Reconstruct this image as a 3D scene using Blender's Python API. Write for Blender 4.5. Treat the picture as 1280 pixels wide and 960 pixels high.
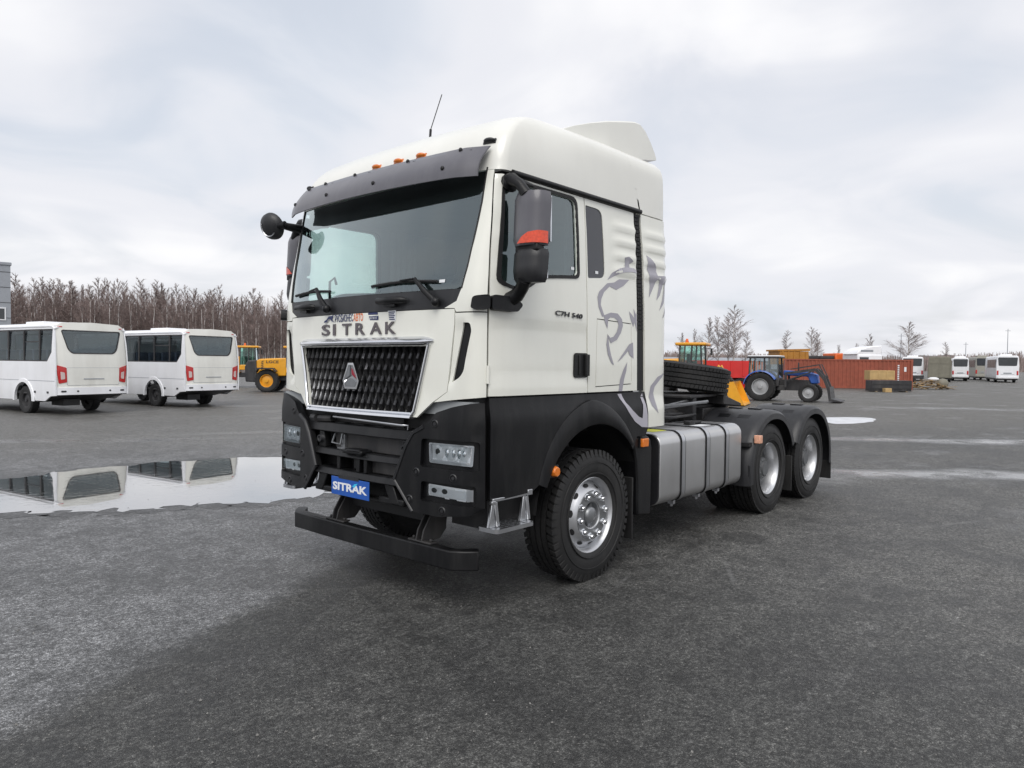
import bpy, bmesh, math, random
import numpy as np
from mathutils import Vector, Matrix
from mathutils.geometry import delaunay_2d_cdt

for o in list(bpy.data.objects):
    bpy.data.objects.remove(o)
SC = bpy.context.scene
COL = SC.collection
rad = math.radians

# ------------------------------------------------------------ camera, sky, sun, exposure
CAM = Vector((-3.30, -4.478, 1.72))
YAW, PITCH, ROLL, FPX = rad(41.319), rad(-1.679), rad(0.582), 902.486
fwd = Vector((math.cos(YAW) * math.cos(PITCH), math.sin(YAW) * math.cos(PITCH), math.sin(PITCH)))
rgt = Vector((math.sin(YAW), -math.cos(YAW), 0))
upv = rgt.cross(fwd)
R_ = rgt * math.cos(ROLL) + upv * math.sin(ROLL)
U_ = upv * math.cos(ROLL) - rgt * math.sin(ROLL)
cd = bpy.data.cameras.new('camera')
cd.sensor_fit = 'HORIZONTAL'; cd.sensor_width = 36.0; cd.lens = FPX / 1280 * 36
cd.clip_start = 0.05; cd.clip_end = 4000
cam = bpy.data.objects.new('camera', cd)
M = Matrix((R_, U_, -fwd)).transposed().to_4x4(); M.translation = CAM
cam.matrix_world = M
COL.objects.link(cam); SC.camera = cam

SUN_AZ, SUN_EL = rad(218), rad(50)          # sun direction picked to light both nose and near side (azimuth from +x, counter-clockwise)
w = bpy.data.worlds.new('World'); SC.world = w; w.use_nodes = True
nt = w.node_tree; nt.nodes.clear()
def wn(t, **k):
    n = nt.nodes.new(t)
    for a, b in k.items(): setattr(n, a, b)
    return n
wo = wn('ShaderNodeOutputWorld'); bg = wn('ShaderNodeBackground'); bg.inputs[1].default_value = 0.1
sky = wn('ShaderNodeTexSky'); sky.sky_type = 'NISHITA'; sky.sun_disc = False
sky.sun_elevation = SUN_EL; sky.sun_rotation = math.pi / 2 - SUN_AZ
sky.air_density = 1.2; sky.dust_density = 3.0
tc = wn('ShaderNodeTexCoord')
sep = wn('ShaderNodeSeparateXYZ'); nt.links.new(tc.outputs['Generated'], sep.inputs[0])
def wmath(op, a, b=None, c=None):
    n = wn('ShaderNodeMath', operation=op)
    for i, x in enumerate((a, b, c)):
        if x is None: continue
        if isinstance(x, (int, float)): n.inputs[i].default_value = x
        else: nt.links.new(x, n.inputs[i])
    return n.outputs[0]
zz = wmath('ADD', wmath('MAXIMUM', sep.outputs[2], 0.0), 0.22)
cx = wmath('DIVIDE', sep.outputs[0], zz); cy = wmath('DIVIDE', sep.outputs[1], zz)
comb = wn('ShaderNodeCombineXYZ'); nt.links.new(cx, comb.inputs[0]); nt.links.new(cy, comb.inputs[1])
def wnoise(scale, detail, rough, off):
    mp = wn('ShaderNodeMapping'); mp.inputs['Location'].default_value = off
    nt.links.new(comb.outputs[0], mp.inputs[0])
    n = wn('ShaderNodeTexNoise'); n.inputs['Scale'].default_value = scale
    n.inputs['Detail'].default_value = detail; n.inputs['Roughness'].default_value = rough
    n.inputs['Distortion'].default_value = 0.6
    nt.links.new(mp.outputs[0], n.inputs['Vector']); return n.outputs['Fac']
def wramp(fac, stops):
    r = wn('ShaderNodeValToRGB'); e = r.color_ramp.elements
    for i, (p, c) in enumerate(stops):
        el = e[i] if i < 2 else e.new(p)
        el.position = p; el.color = (*c, 1)
    r.color_ramp.interpolation = 'EASE'
    nt.links.new(fac, r.inputs[0]); return r.outputs[0]
n1 = wnoise(0.75, 4, 0.48, (3.1, 0.4, 0)); n2 = wnoise(1.7, 5, 0.48, (0.3, 7.7, 0))
mixn = wmath('ADD', wmath('MULTIPLY', n1, 0.62), wmath('MULTIPLY', n2, 0.38))
cloud = wramp(mixn, [(0.36, (0.76, 0.80, 0.875)), (0.50, (0.86, 0.87, 0.92)), (0.64, (1.02, 1.015, 1.03))])
sc8 = wn('ShaderNodeVectorMath', operation='SCALE'); nt.links.new(cloud, sc8.inputs[0]); sc8.inputs['Scale'].default_value = 7.7
mx = wn('ShaderNodeMix', data_type='RGBA')
thin = wramp(n2, [(0.30, (0.80, 0.80, 0.80)), (0.55, (0.97, 0.97, 0.97))])
nt.links.new(thin, mx.inputs[0]); nt.links.new(sky.outputs[0], mx.inputs[6]); nt.links.new(sc8.outputs[0], mx.inputs[7])
nt.links.new(mx.outputs[2], bg.inputs[0]); nt.links.new(bg.outputs[0], wo.inputs[0])

sd = bpy.data.lights.new('sun', 'SUN'); sd.energy = 1.5; sd.angle = rad(40); sd.color = (1.0, 0.97, 0.93)
sun = bpy.data.objects.new('sun', sd); COL.objects.link(sun)
sdir = Vector((math.cos(SUN_AZ) * math.cos(SUN_EL), math.sin(SUN_AZ) * math.cos(SUN_EL), math.sin(SUN_EL)))
sun.rotation_euler = sdir.to_track_quat('Z', 'Y').to_euler(); sun.location = (0, 0, 30)
SC.view_settings.view_transform = 'Standard'; SC.view_settings.look = 'None'
SC.view_settings.gamma = 1.0; SC.view_settings.use_curve_mapping = False
SC.view_settings.exposure = 0.38
SC.render.engine = 'CYCLES'

def gp(px, D, z=0.0):
    """ground spot D metres ahead along the view, at image column px"""
    p = CAM + fwd * D + R_ * ((px - 640) / FPX * D)
    return Vector((p.x, p.y, z))

# ------------------------------------------------------------ materials
MATS = {}
def mat(name, col, rough=0.5, metal=0.0, coat=0.0, var=0.12, vscale=3.0, bump=0.0, bscale=60.0, spec=0.5, dirt=None):
    if name in MATS: return MATS[name]
    m = bpy.data.materials.new(name); m.use_nodes = True
    t = m.node_tree; b = t.nodes['Principled BSDF']
    b.inputs['Roughness'].default_value = rough; b.inputs['Metallic'].default_value = metal
    b.inputs['Coat Weight'].default_value = coat; b.inputs['Coat Roughness'].default_value = 0.06
    b.inputs['Specular IOR Level'].default_value = spec
    tcn = t.nodes.new('ShaderNodeTexCoord')
    nz = t.nodes.new('ShaderNodeTexNoise'); nz.inputs['Scale'].default_value = vscale; nz.inputs['Detail'].default_value = 6
    t.links.new(tcn.outputs['Object'], nz.inputs['Vector'])
    rp = t.nodes.new('ShaderNodeValToRGB'); e = rp.color_ramp.elements
    lo = [c * (1 - var) for c in col]; hi = [min(1, c * (1 + var * 0.6)) for c in col]
    e[0].position = 0.3; e[0].color = (*lo, 1); e[1].position = 0.7; e[1].color = (*hi, 1)
    t.links.new(nz.outputs['Fac'], rp.inputs[0])
    out = rp.outputs[0]
    if dirt:                                   # streaky film of road dust, (colour, amount, scale)
        mp = t.nodes.new('ShaderNodeMapping'); mp.inputs['Scale'].default_value = (dirt[2], dirt[2], dirt[2] * 0.18)
        t.links.new(tcn.outputs['Object'], mp.inputs[0])
        n2 = t.nodes.new('ShaderNodeTexNoise'); n2.inputs['Scale'].default_value = 1; n2.inputs['Detail'].default_value = 8
        n2.inputs['Roughness'].default_value = 0.65
        t.links.new(mp.outputs[0], n2.inputs['Vector'])
        mr = t.nodes.new('ShaderNodeMapRange'); mr.inputs[1].default_value = 0.45; mr.inputs[2].default_value = 0.8
        mr.inputs[3].default_value = 0; mr.inputs[4].default_value = dirt[1]
        t.links.new(n2.outputs['Fac'], mr.inputs[0])
        mxn = t.nodes.new('ShaderNodeMix'); mxn.data_type = 'RGBA'
        t.links.new(mr.outputs[0], mxn.inputs[0]); t.links.new(out, mxn.inputs[6]); mxn.inputs[7].default_value = (*dirt[0], 1)
        out = mxn.outputs[2]
    t.links.new(out, b.inputs['Base Color'])
    # roughness wanders a little
    mr2 = t.nodes.new('ShaderNodeMapRange'); mr2.inputs[3].default_value = max(0.02, rough * 0.85); mr2.inputs[4].default_value = min(1, rough * 1.2)
    t.links.new(nz.outputs['Fac'], mr2.inputs[0]); t.links.new(mr2.outputs[0], b.inputs['Roughness'])
    if bump > 0:
        n3 = t.nodes.new('ShaderNodeTexNoise'); n3.inputs['Scale'].default_value = bscale; n3.inputs['Detail'].default_value = 4
        t.links.new(tcn.outputs['Object'], n3.inputs['Vector'])
        bp = t.nodes.new('ShaderNodeBump'); bp.inputs['Strength'].default_value = bump; bp.inputs['Distance'].default_value = 0.01
        t.links.new(n3.outputs['Fac'], bp.inputs['Height']); t.links.new(bp.outputs[0], b.inputs['Normal'])
    MATS[name] = m
    return m
def glass(name, tint, gloss=1.0, rough=0.01):
    if name in MATS: return MATS[name]
    m = bpy.data.materials.new(name); m.use_nodes = True; t = m.node_tree; t.nodes.clear()
    o = t.nodes.new('ShaderNodeOutputMaterial'); tr = t.nodes.new('ShaderNodeBsdfTransparent'); tr.inputs[0].default_value = (*tint, 1)
    gl = t.nodes.new('ShaderNodeBsdfGlossy'); gl.inputs['Roughness'].default_value = rough; gl.inputs[0].default_value = (0.86, 0.96, 0.97, 1)
    fr = t.nodes.new('ShaderNodeFresnel'); fr.inputs[0].default_value = 1.52
    mm = t.nodes.new('ShaderNodeMath'); mm.operation = 'MULTIPLY'; mm.inputs[1].default_value = gloss; mm.use_clamp = True
    mxs = t.nodes.new('ShaderNodeMixShader')
    t.links.new(fr.outputs[0], mm.inputs[0]); t.links.new(mm.outputs[0], mxs.inputs[0])
    t.links.new(tr.outputs[0], mxs.inputs[1]); t.links.new(gl.outputs[0], mxs.inputs[2]); t.links.new(mxs.outputs[0], o.inputs[0])
    MATS[name] = m
    return m

DUST = (0.16, 0.15, 0.14)
mat('white_paint', (0.81, 0.815, 0.745), 0.35, coat=0.9, var=0.03, dirt=((0.50, 0.47, 0.42), 0.22, 2.2))
mat('roof_paint', (0.78, 0.78, 0.73), 0.32, coat=0.35, var=0.03, dirt=((0.55, 0.53, 0.48), 0.2, 1.5))
mat('black_plastic', (0.0050, 0.0052, 0.0062), 0.38, var=0.25, bump=0.12, bscale=220, spec=.32, dirt=((0.06, 0.059, 0.058), 0.28, 7))
mat('grey_plastic', (0.016, 0.0165, 0.019), 0.42, var=0.15, bump=0.1, bscale=200, dirt=((.09, .09, .09), 0.3, 6))
mat('visor_plastic', (0.105, 0.103, 0.118), 0.36, coat=0.2, var=0.12, dirt=((0.2, 0.2, 0.21), 0.35, 7))
mat('letter_metal', (0.15, 0.135, 0.14), 0.14, metal=1.0, var=0.1, vscale=9)
mat('grille_bar_lit', (0.30, 0.30, 0.31), 0.22, metal=.9, var=0.1)  # light caught on the edges, put into the tone of one diagonal of bars
mat('grille_black', (0.010, 0.010, 0.011), 0.25, var=0.1)
mat('accent', (0.05, 0.55, 0.85), 0.4, var=.05)
mat('amber_pale', (0.80, 0.42, 0.28), 0.3, coat=.5, var=.25, vscale=30)
mat('decal_light', (0.42, 0.41, 0.46), .4, var=.05)
mat('rear_disc', (0.13, 0.135, 0.14), 0.5, metal=.3, var=.2, dirt=((.06, .06, .06), .5, 9))
mat('dark', (0.012, 0.012, 0.013), 0.6, var=0.3)
mat('chassis', (0.02, 0.02, 0.022), 0.55, var=0.4, dirt=(DUST, 0.4, 4))
mat('chrome', (0.82, 0.83, 0.85), 0.10, metal=1.0, var=0.04)
mat('chrome_soft', (0.80, 0.81, 0.83), 0.22, metal=1.0, var=0.05)
mat('satin_metal', (0.62, 0.63, 0.65), 0.32, metal=1.0, var=0.1, dirt=((0.3, 0.3, 0.3), 0.3, 6))
mat('reflector', (0.92, 0.93, 0.95), 0.2, metal=.3, coat=.8, var=.05)
mat('rim_metal', (0.66, 0.67, 0.69), 0.38, metal=0.85, var=0.08, dirt=((0.35, 0.35, 0.35), 0.35, 9))
mat('hub_metal', (0.30, 0.31, 0.32), 0.40, metal=0.8, var=0.15, dirt=((0.12, 0.12, 0.12), 0.5, 9))
mat('tank_metal', (0.60, 0.60, 0.60), 0.34, metal=0.9, var=0.05, bump=0.05, bscale=25, dirt=((0.42, 0.42, 0.41), 0.35, 3))
mat('rubber', (0.012, 0.012, 0.0125), 0.60, var=0.25, bump=0.1, bscale=90, dirt=((0.045, 0.043, 0.041), 0.5, 8))
mat('amber', (0.72, 0.19, 0.02), 0.22, coat=0.6, var=0.1, vscale=40)
mat('red_lens', (0.50, 0.02, 0.02), 0.2, coat=0.6, var=0.15, vscale=30)
mat('orange_red', (0.75, 0.07, 0.02), 0.22, coat=0.6, var=0.2, vscale=60)
mat('decal_grey', (0.33, 0.32, 0.365), 0.35, coat=0.4, var=0.05)
mat('navy', (0.02, 0.03, 0.11), 0.4, var=0.05); mat('orange_print', (0.75, 0.16, 0.03), 0.4, var=0.05)
mat('plate_blue', (0.01, 0.09, 0.42), 0.35, coat=0.3, var=0.06); mat('plate_white', (0.8, 0.82, 0.85), 0.4, var=0.03)
mat('sticker_white', (0.78, 0.8, 0.82), 0.5, var=0.04); mat('badge_dark', (0.05, 0.05, 0.055), 0.3, metal=0.6, var=0.1)
mat('badge_red', (0.35, 0.03, 0.05), 0.25, metal=0.4, var=0.1); mat('yellow_sticker', (0.68, 0.68, 0.04), 0.5, var=0.05)
mat('interior', (0.34, 0.36, 0.37), 0.7, var=0.1); mat('interior_dark', (0.03, 0.03, 0.033), 0.6, var=0.2)
mat('seat_cloth', (0.09, 0.10, 0.115), 0.85, var=0.2, vscale=12); mat('curtain', (0.36, 0.38, 0.40), 0.85, var=0.2, vscale=6)
mat('blank_window', (0.035, 0.037, 0.045), 0.22, coat=0.3, var=0.1)
glass('windscreen_glass', (0.80, 0.95, 0.91), 3.7); glass('side_glass', (0.78, 0.97, 0.92), 3.2); glass('lens_glass', (0.93, 0.95, 0.96), 1.0)
glass('bus_glass', (0.62, 0.66, 0.67), 0.9, 0.03); glass('cab_glass', (0.60, 0.86, 0.77), 1.6, 0.02); glass('cab_clear', (0.72, 0.76, 0.77), 3.5, .03)

# ------------------------------------------------------------ mesh builder
class MB:
    def __init__(s, M=None): s.v = []; s.f = []; s.M = M
    def add(s, vs, fs):
        n = len(s.v)
        for p in vs:
            p = Vector(p); s.v.append(s.M @ p if s.M else p)
        s.f += [tuple(i + n for i in f) for f in fs]
        return s
    def hexa(s, p):
        return s.add(p, [(0, 3, 2, 1), (4, 5, 6, 7), (0, 1, 5, 4), (1, 2, 6, 5), (2, 3, 7, 6), (3, 0, 4, 7)])
    def box(s, x0, x1, y0, y1, z0, z1):
        return s.hexa([(x0, y0, z0), (x1, y0, z0), (x1, y1, z0), (x0, y1, z0), (x0, y0, z1), (x1, y0, z1), (x1, y1, z1), (x0, y1, z1)])
    def bar(s, a, b, wd, ht, up=(0, 0, 1)):
        a = Vector(a); b = Vector(b); d = (b - a).normalized(); sd_ = d.cross(Vector(up))
        if sd_.length < 1e-4: sd_ = Vector((1, 0, 0))
        sd_.normalize(); u = sd_.cross(d); p = []
        for c in (a, b):
            for i, j in ((-1, -1), (1, -1), (1, 1), (-1, 1)): p.append(c + sd_ * (i * wd / 2) + u * (j * ht / 2))
        return s.hexa(p)
    def prism(s, poly, ax, a, b):
        """poly: 2d points in the two other axes (in xyz order), extruded along ax from a to b"""
        def P(q, k):
            return {'x': (k, q[0], q[1]), 'y': (q[0], k, q[1]), 'z': (q[0], q[1], k)}[ax]
        n = len(poly); vs = [P(q, a) for q in poly] + [P(q, b) for q in poly]
        fs = [tuple(range(n))[::-1], tuple(range(n, 2 * n))] + [(i, (i + 1) % n, n + (i + 1) % n, n + i) for i in range(n)]
        return s.add(vs, fs)
    def tube(s, pts, r, n=8, cap=True):
        pts = [Vector(p) for p in pts]; m = len(pts)
        rr = r if isinstance(r, (list, tuple)) else [r] * m
        d0 = (pts[1] - pts[0]).normalized(); a = d0.orthogonal().normalized(); vs = []; fs = []
        for i, p in enumerate(pts):
            d = (pts[min(i + 1, m - 1)] - pts[max(i - 1, 0)]).normalized()
            a = (a - d * a.dot(d)).normalized(); b = d.cross(a)
            for k in range(n):
                t = 2 * math.pi * k / n; vs.append(p + (a * math.cos(t) + b * math.sin(t)) * rr[i])
        for i in range(m - 1):
            for k in range(n):
                k2 = (k + 1) % n; fs.append((i * n + k, i * n + k2, (i + 1) * n + k2, (i + 1) * n + k))
        if cap: fs += [tuple(range(n))[::-1], tuple(range((m - 1) * n, m * n))]
        return s.add(vs, fs)
    def lathe(s, prof, n=48, c=(0, 0, 0), ax='y', close=False):
        """prof: (radius, height along ax)"""
        vs = []; fs = []; m = len(prof); c = Vector(c)
        for r, h in prof:
            for k in range(n):
                t = 2 * math.pi * k / n; u, v = r * math.cos(t), r * math.sin(t)
                vs.append(c + Vector({'y': (u, h, v), 'x': (h, u, v), 'z': (u, v, h)}[ax]))
        for i in range(m if close else m - 1):
            j = (i + 1) % m
            for k in range(n):
                k2 = (k + 1) % n; fs.append((i * n + k, i * n + k2, j * n + k2, j * n + k))
        return s.add(vs, fs)
    def disc(s, c, r, n=24, ax='y'):
        vs = []
        for k in range(n):
            t = 2 * math.pi * k / n; u, v = r * math.cos(t), r * math.sin(t)
            vs.append(Vector(c) + Vector({'y': (u, 0, v), 'x': (0, u, v), 'z': (u, v, 0)}[ax]))
        return s.add(vs, [tuple(range(n))])
    def ball(s, c, r, n=12, m=8, sc=(1, 1, 1)):
        vs = []; fs = []
        for i in range(m + 1):
            a = math.pi * i / m
            for k in range(n):
                t = 2 * math.pi * k / n
                vs.append(Vector(c) + Vector((r * sc[0] * math.sin(a) * math.cos(t), r * sc[1] * math.sin(a) * math.sin(t), r * sc[2] * math.cos(a))))
        for i in range(m):
            for k in range(n):
                k2 = (k + 1) % n; fs.append((i * n + k, (i + 1) * n + k, (i + 1) * n + k2, i * n + k2))
        return s.add(vs, fs)
    def mesh(s, name, smooth=None, fix=True):
        me = bpy.data.meshes.new(name)
        me.from_pydata([tuple(p) for p in s.v], [], s.f); me.update()
        if fix:
            bm = bmesh.new(); bm.from_mesh(me)
            bmesh.ops.remove_doubles(bm, verts=bm.verts, dist=1e-5)
            bmesh.ops.recalc_face_normals(bm, faces=bm.faces)
            bm.to_mesh(me); bm.free()
        if smooth:
            me.polygons.foreach_set('use_smooth', [True] * len(me.polygons))
            me.set_sharp_from_angle(angle=rad(smooth))
        return me
    def build(s, name, m, parent=None, smooth=None, bevel=None, fix=True, split=False):
        if split:
            par = list(range(len(s.v)))
            def find(i):
                while par[i] != i: par[i] = par[par[i]]; i = par[i]
                return i
            for f in s.f:
                for i in f[1:]: par[find(i)] = find(f[0])
            groups = {}
            for f in s.f: groups.setdefault(find(f[0]), []).append(f)
            for fl_ in groups.values():
                ids = sorted({i for f in fl_ for i in f}); mp = {i: k for k, i in enumerate(ids)}
                q = MB(); q.v = [s.v[i] for i in ids]; q.f = [tuple(mp[i] for i in f) for f in fl_]; last = q.build(name, m, parent, smooth, bevel, fix)
            return last
        return mk(name, s.mesh(name, smooth, fix), m, parent, bevel)
def mk(name, me, m, parent=None, bevel=None):
    if m is not None and not me.materials: me.materials.append(MATS[m] if isinstance(m, str) else m)
    o = bpy.data.objects.new(name, me); COL.objects.link(o)
    if parent: o.parent = parent
    if bevel:
        bv = o.modifiers.new('bevel', 'BEVEL'); bv.width = bevel; bv.segments = 2; bv.limit_method = 'ANGLE'; bv.angle_limit = rad(40)
        me.polygons.foreach_set('use_smooth', [True] * len(me.polygons)); me.set_sharp_from_angle(angle=rad(35)); bv.harden_normals = False
    return o
def tag(o, label=None, cat=None, group=None, kind=None):
    for k, x in (('label', label), ('category', cat), ('group', group), ('kind', kind)):
        if x: o[k] = x
    return o
def thing(name, label, cat, loc=(0, 0, 0), rz=0.0, group=None, scale=1.0):
    o = bpy.data.objects.new(name, None); COL.objects.link(o)
    o.location = loc; o.rotation_euler = (0, 0, rz); o.scale = (scale,) * 3; o.empty_display_size = 0.2
    return tag(o, label, cat, group)
def copy_tree(o, parent=None):
    c = o.copy(); COL.objects.link(c); c.parent = parent
    for ch in list(o.children): copy_tree(ch, c)
    return c
def rrect(x0, x1, y0, y1, r, n=4):
    """rounded rectangle, counter-clockwise"""
    out = []
    for cx_, cy_, a0 in ((x1 - r, y0 + r, -90), (x1 - r, y1 - r, 0), (x0 + r, y1 - r, 90), (x0 + r, y0 + r, 180)):
        for i in range(n + 1):
            a = rad(a0 + 90 * i / n); out.append((cx_ + r * math.cos(a), cy_ + r * math.sin(a)))
    return out
def round_poly(pts, r, n=4):
    """round the corners of a polygon (r: number or one per corner)"""
    out = []; m = len(pts)
    for i in range(m):
        p = Vector(pts[i]); a = Vector(pts[i - 1]); b = Vector(pts[(i + 1) % m]); ri = r[i] if isinstance(r, (list, tuple)) else r
        if ri <= 0: out.append(tuple(p)); continue
        da = (a - p); db = (b - p); k = min(ri, da.length * 0.45, db.length * 0.45)
        s_ = p + da.normalized() * k; e_ = p + db.normalized() * k
        for j in range(n + 1):
            u = j / n; out.append(tuple(s_ * (1 - u) ** 2 + p * 2 * u * (1 - u) + e_ * u * u))
    return out
def inside(pt, loop):
    x, y = pt; c = False; j = len(loop) - 1
    for i in range(len(loop)):
        xi, yi = loop[i]; xj, yj = loop[j]
        if (yi > y) != (yj > y) and x < (xj - xi) * (y - yi) / (yj - yi) + xi: c = not c
        j = i
    return c
def flipped(keep, vs, vo, fn):
    s = 0
    for f in keep[:: max(1, len(keep) // 9)]:
        n = (vs[f[1]] - vs[f[0]]).cross(vs[f[2]] - vs[f[0]]); c = sum((vo[i] for i in f), Vector((0, 0))) / 3
        o = fn(c.x, c.y, 0.0) - fn(c.x, c.y, 0.01)
        if o.length < 1e-6: o = (vs[f[0]] - Vector((1.2, 0, 2.2)))
        s += 1 if n.dot(o) > 0 else -1
    return s < 0
def sheet(name, loops, fn, m, parent=None, thick=0.0, grid=(0.06, 0.06), smooth=40, seg=None):
    """A plate cut out in a flat (a, b) domain (first loop the outline, the others holes), laid by fn(a, b, depth)
    onto a curved surface; depth > 0 lies below the skin. Edges get a return of the given thickness."""
    seg = seg or min(grid) * 1.2
    V = []; E = []; LL = []
    for lp in loops:
        st = len(V); L = []
        for i in range(len(lp)):
            a = Vector(lp[i]); b = Vector(lp[(i + 1) % len(lp)]); k = max(1, int((b - a).length / seg))
            for j in range(k): L.append(a.lerp(b, j / k))
        V += L; LL.append((st, len(L))); E += [(st + i, st + (i + 1) % len(L)) for i in range(len(L))]
    B = np.array([tuple(p) for p in V]); lo = B.min(0); hi = B.max(0)
    ga = np.arange(lo[0] + grid[0] * .5, hi[0], grid[0]); gb = np.arange(lo[1] + grid[1] * .5, hi[1], grid[1])
    pl = [[(p.x, p.y) for p in V[st:st + n]] for st, n in LL]
    for i, a in enumerate(ga):
        for b in gb:
            d = np.abs(B - (a, b)) / np.array(grid)
            if (d.max(1)).min() < 0.45: continue
            if not inside((a, b), pl[0]) or any(inside((a, b), h) for h in pl[1:]): continue
            V.append(Vector((a, b)))
    r = delaunay_2d_cdt([Vector((p[0], p[1])) for p in V], E, [], 0, 1e-6)
    vo, eo, fo = r[0], r[1], r[2]
    keep = []
    for f in fo:
        c = sum((vo[i] for i in f), Vector((0, 0))) / len(f)
        if inside(c, pl[0]) and not any(inside(c, h) for h in pl[1:]): keep.append(tuple(f))
    mb = MB(); vs = [fn(p.x, p.y, 0.0) for p in vo]
    if flipped(keep, vs, vo, fn): keep = [f[::-1] for f in keep]
    fs = list(keep)
    if thick > 0:
        cnt = {}
        for f in keep:
            for i in range(len(f)):
                e = (f[i], f[(i + 1) % len(f)]); k = tuple(sorted(e)); cnt.setdefault(k, []).append(e)
        low = {}
        for k, l in cnt.items():
            if len(l) == 1:
                a, b = l[0]
                for q in (a, b):
                    if q not in low: low[q] = len(vs); vs.append(fn(vo[q].x, vo[q].y, thick))
                fs.append((b, a, low[a], low[b]))
    mb.v = [Vector(p) for p in vs]; mb.f = fs
    me = bpy.data.meshes.new(name); me.from_pydata([tuple(p) for p in mb.v], [], mb.f); me.update()
    if smooth:
        me.polygons.foreach_set('use_smooth', [True] * len(me.polygons)); me.set_sharp_from_angle(angle=rad(smooth))
    return mk(name, me, m, parent)
def text_mesh(name, body, width, height, org, right, up, m, parent=None, extrude=0.004, bold=0.0, spacing=1.0, shear=0.0):
    """lettering as real raised characters, fitted into width x height, lower left corner at org"""
    cu = bpy.data.curves.new(name, 'FONT'); cu.body = body; cu.size = 1; cu.extrude = 0.5; cu.offset = bold; cu.space_character = spacing
    cu.shear = shear; cu.resolution_u = 3
    to = bpy.data.objects.new(name, cu); COL.objects.link(to)
    dg = bpy.context.evaluated_depsgraph_get(); me = bpy.data.meshes.new_from_object(to.evaluated_get(dg))
    bpy.data.objects.remove(to); bpy.data.curves.remove(cu)
    n = len(me.vertices); a = np.empty(n * 3); me.vertices.foreach_get('co', a); a = a.reshape(-1, 3)
    lo = a.min(0); hi = a.max(0); a = (a - lo) / np.maximum(hi - lo, 1e-6)
    right = np.array(right, float); up = np.array(up, float); nrm = np.cross(right, up)
    b = np.array(org, float) + a[:, :1] * width * right + a[:, 1:2] * height * up + (a[:, 2:3] * extrude) * nrm
    me.vertices.foreach_set('co', b.ravel()); me.update(); me.materials.clear()
    me.name = name
    return mk(name, me, m, parent)

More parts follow.
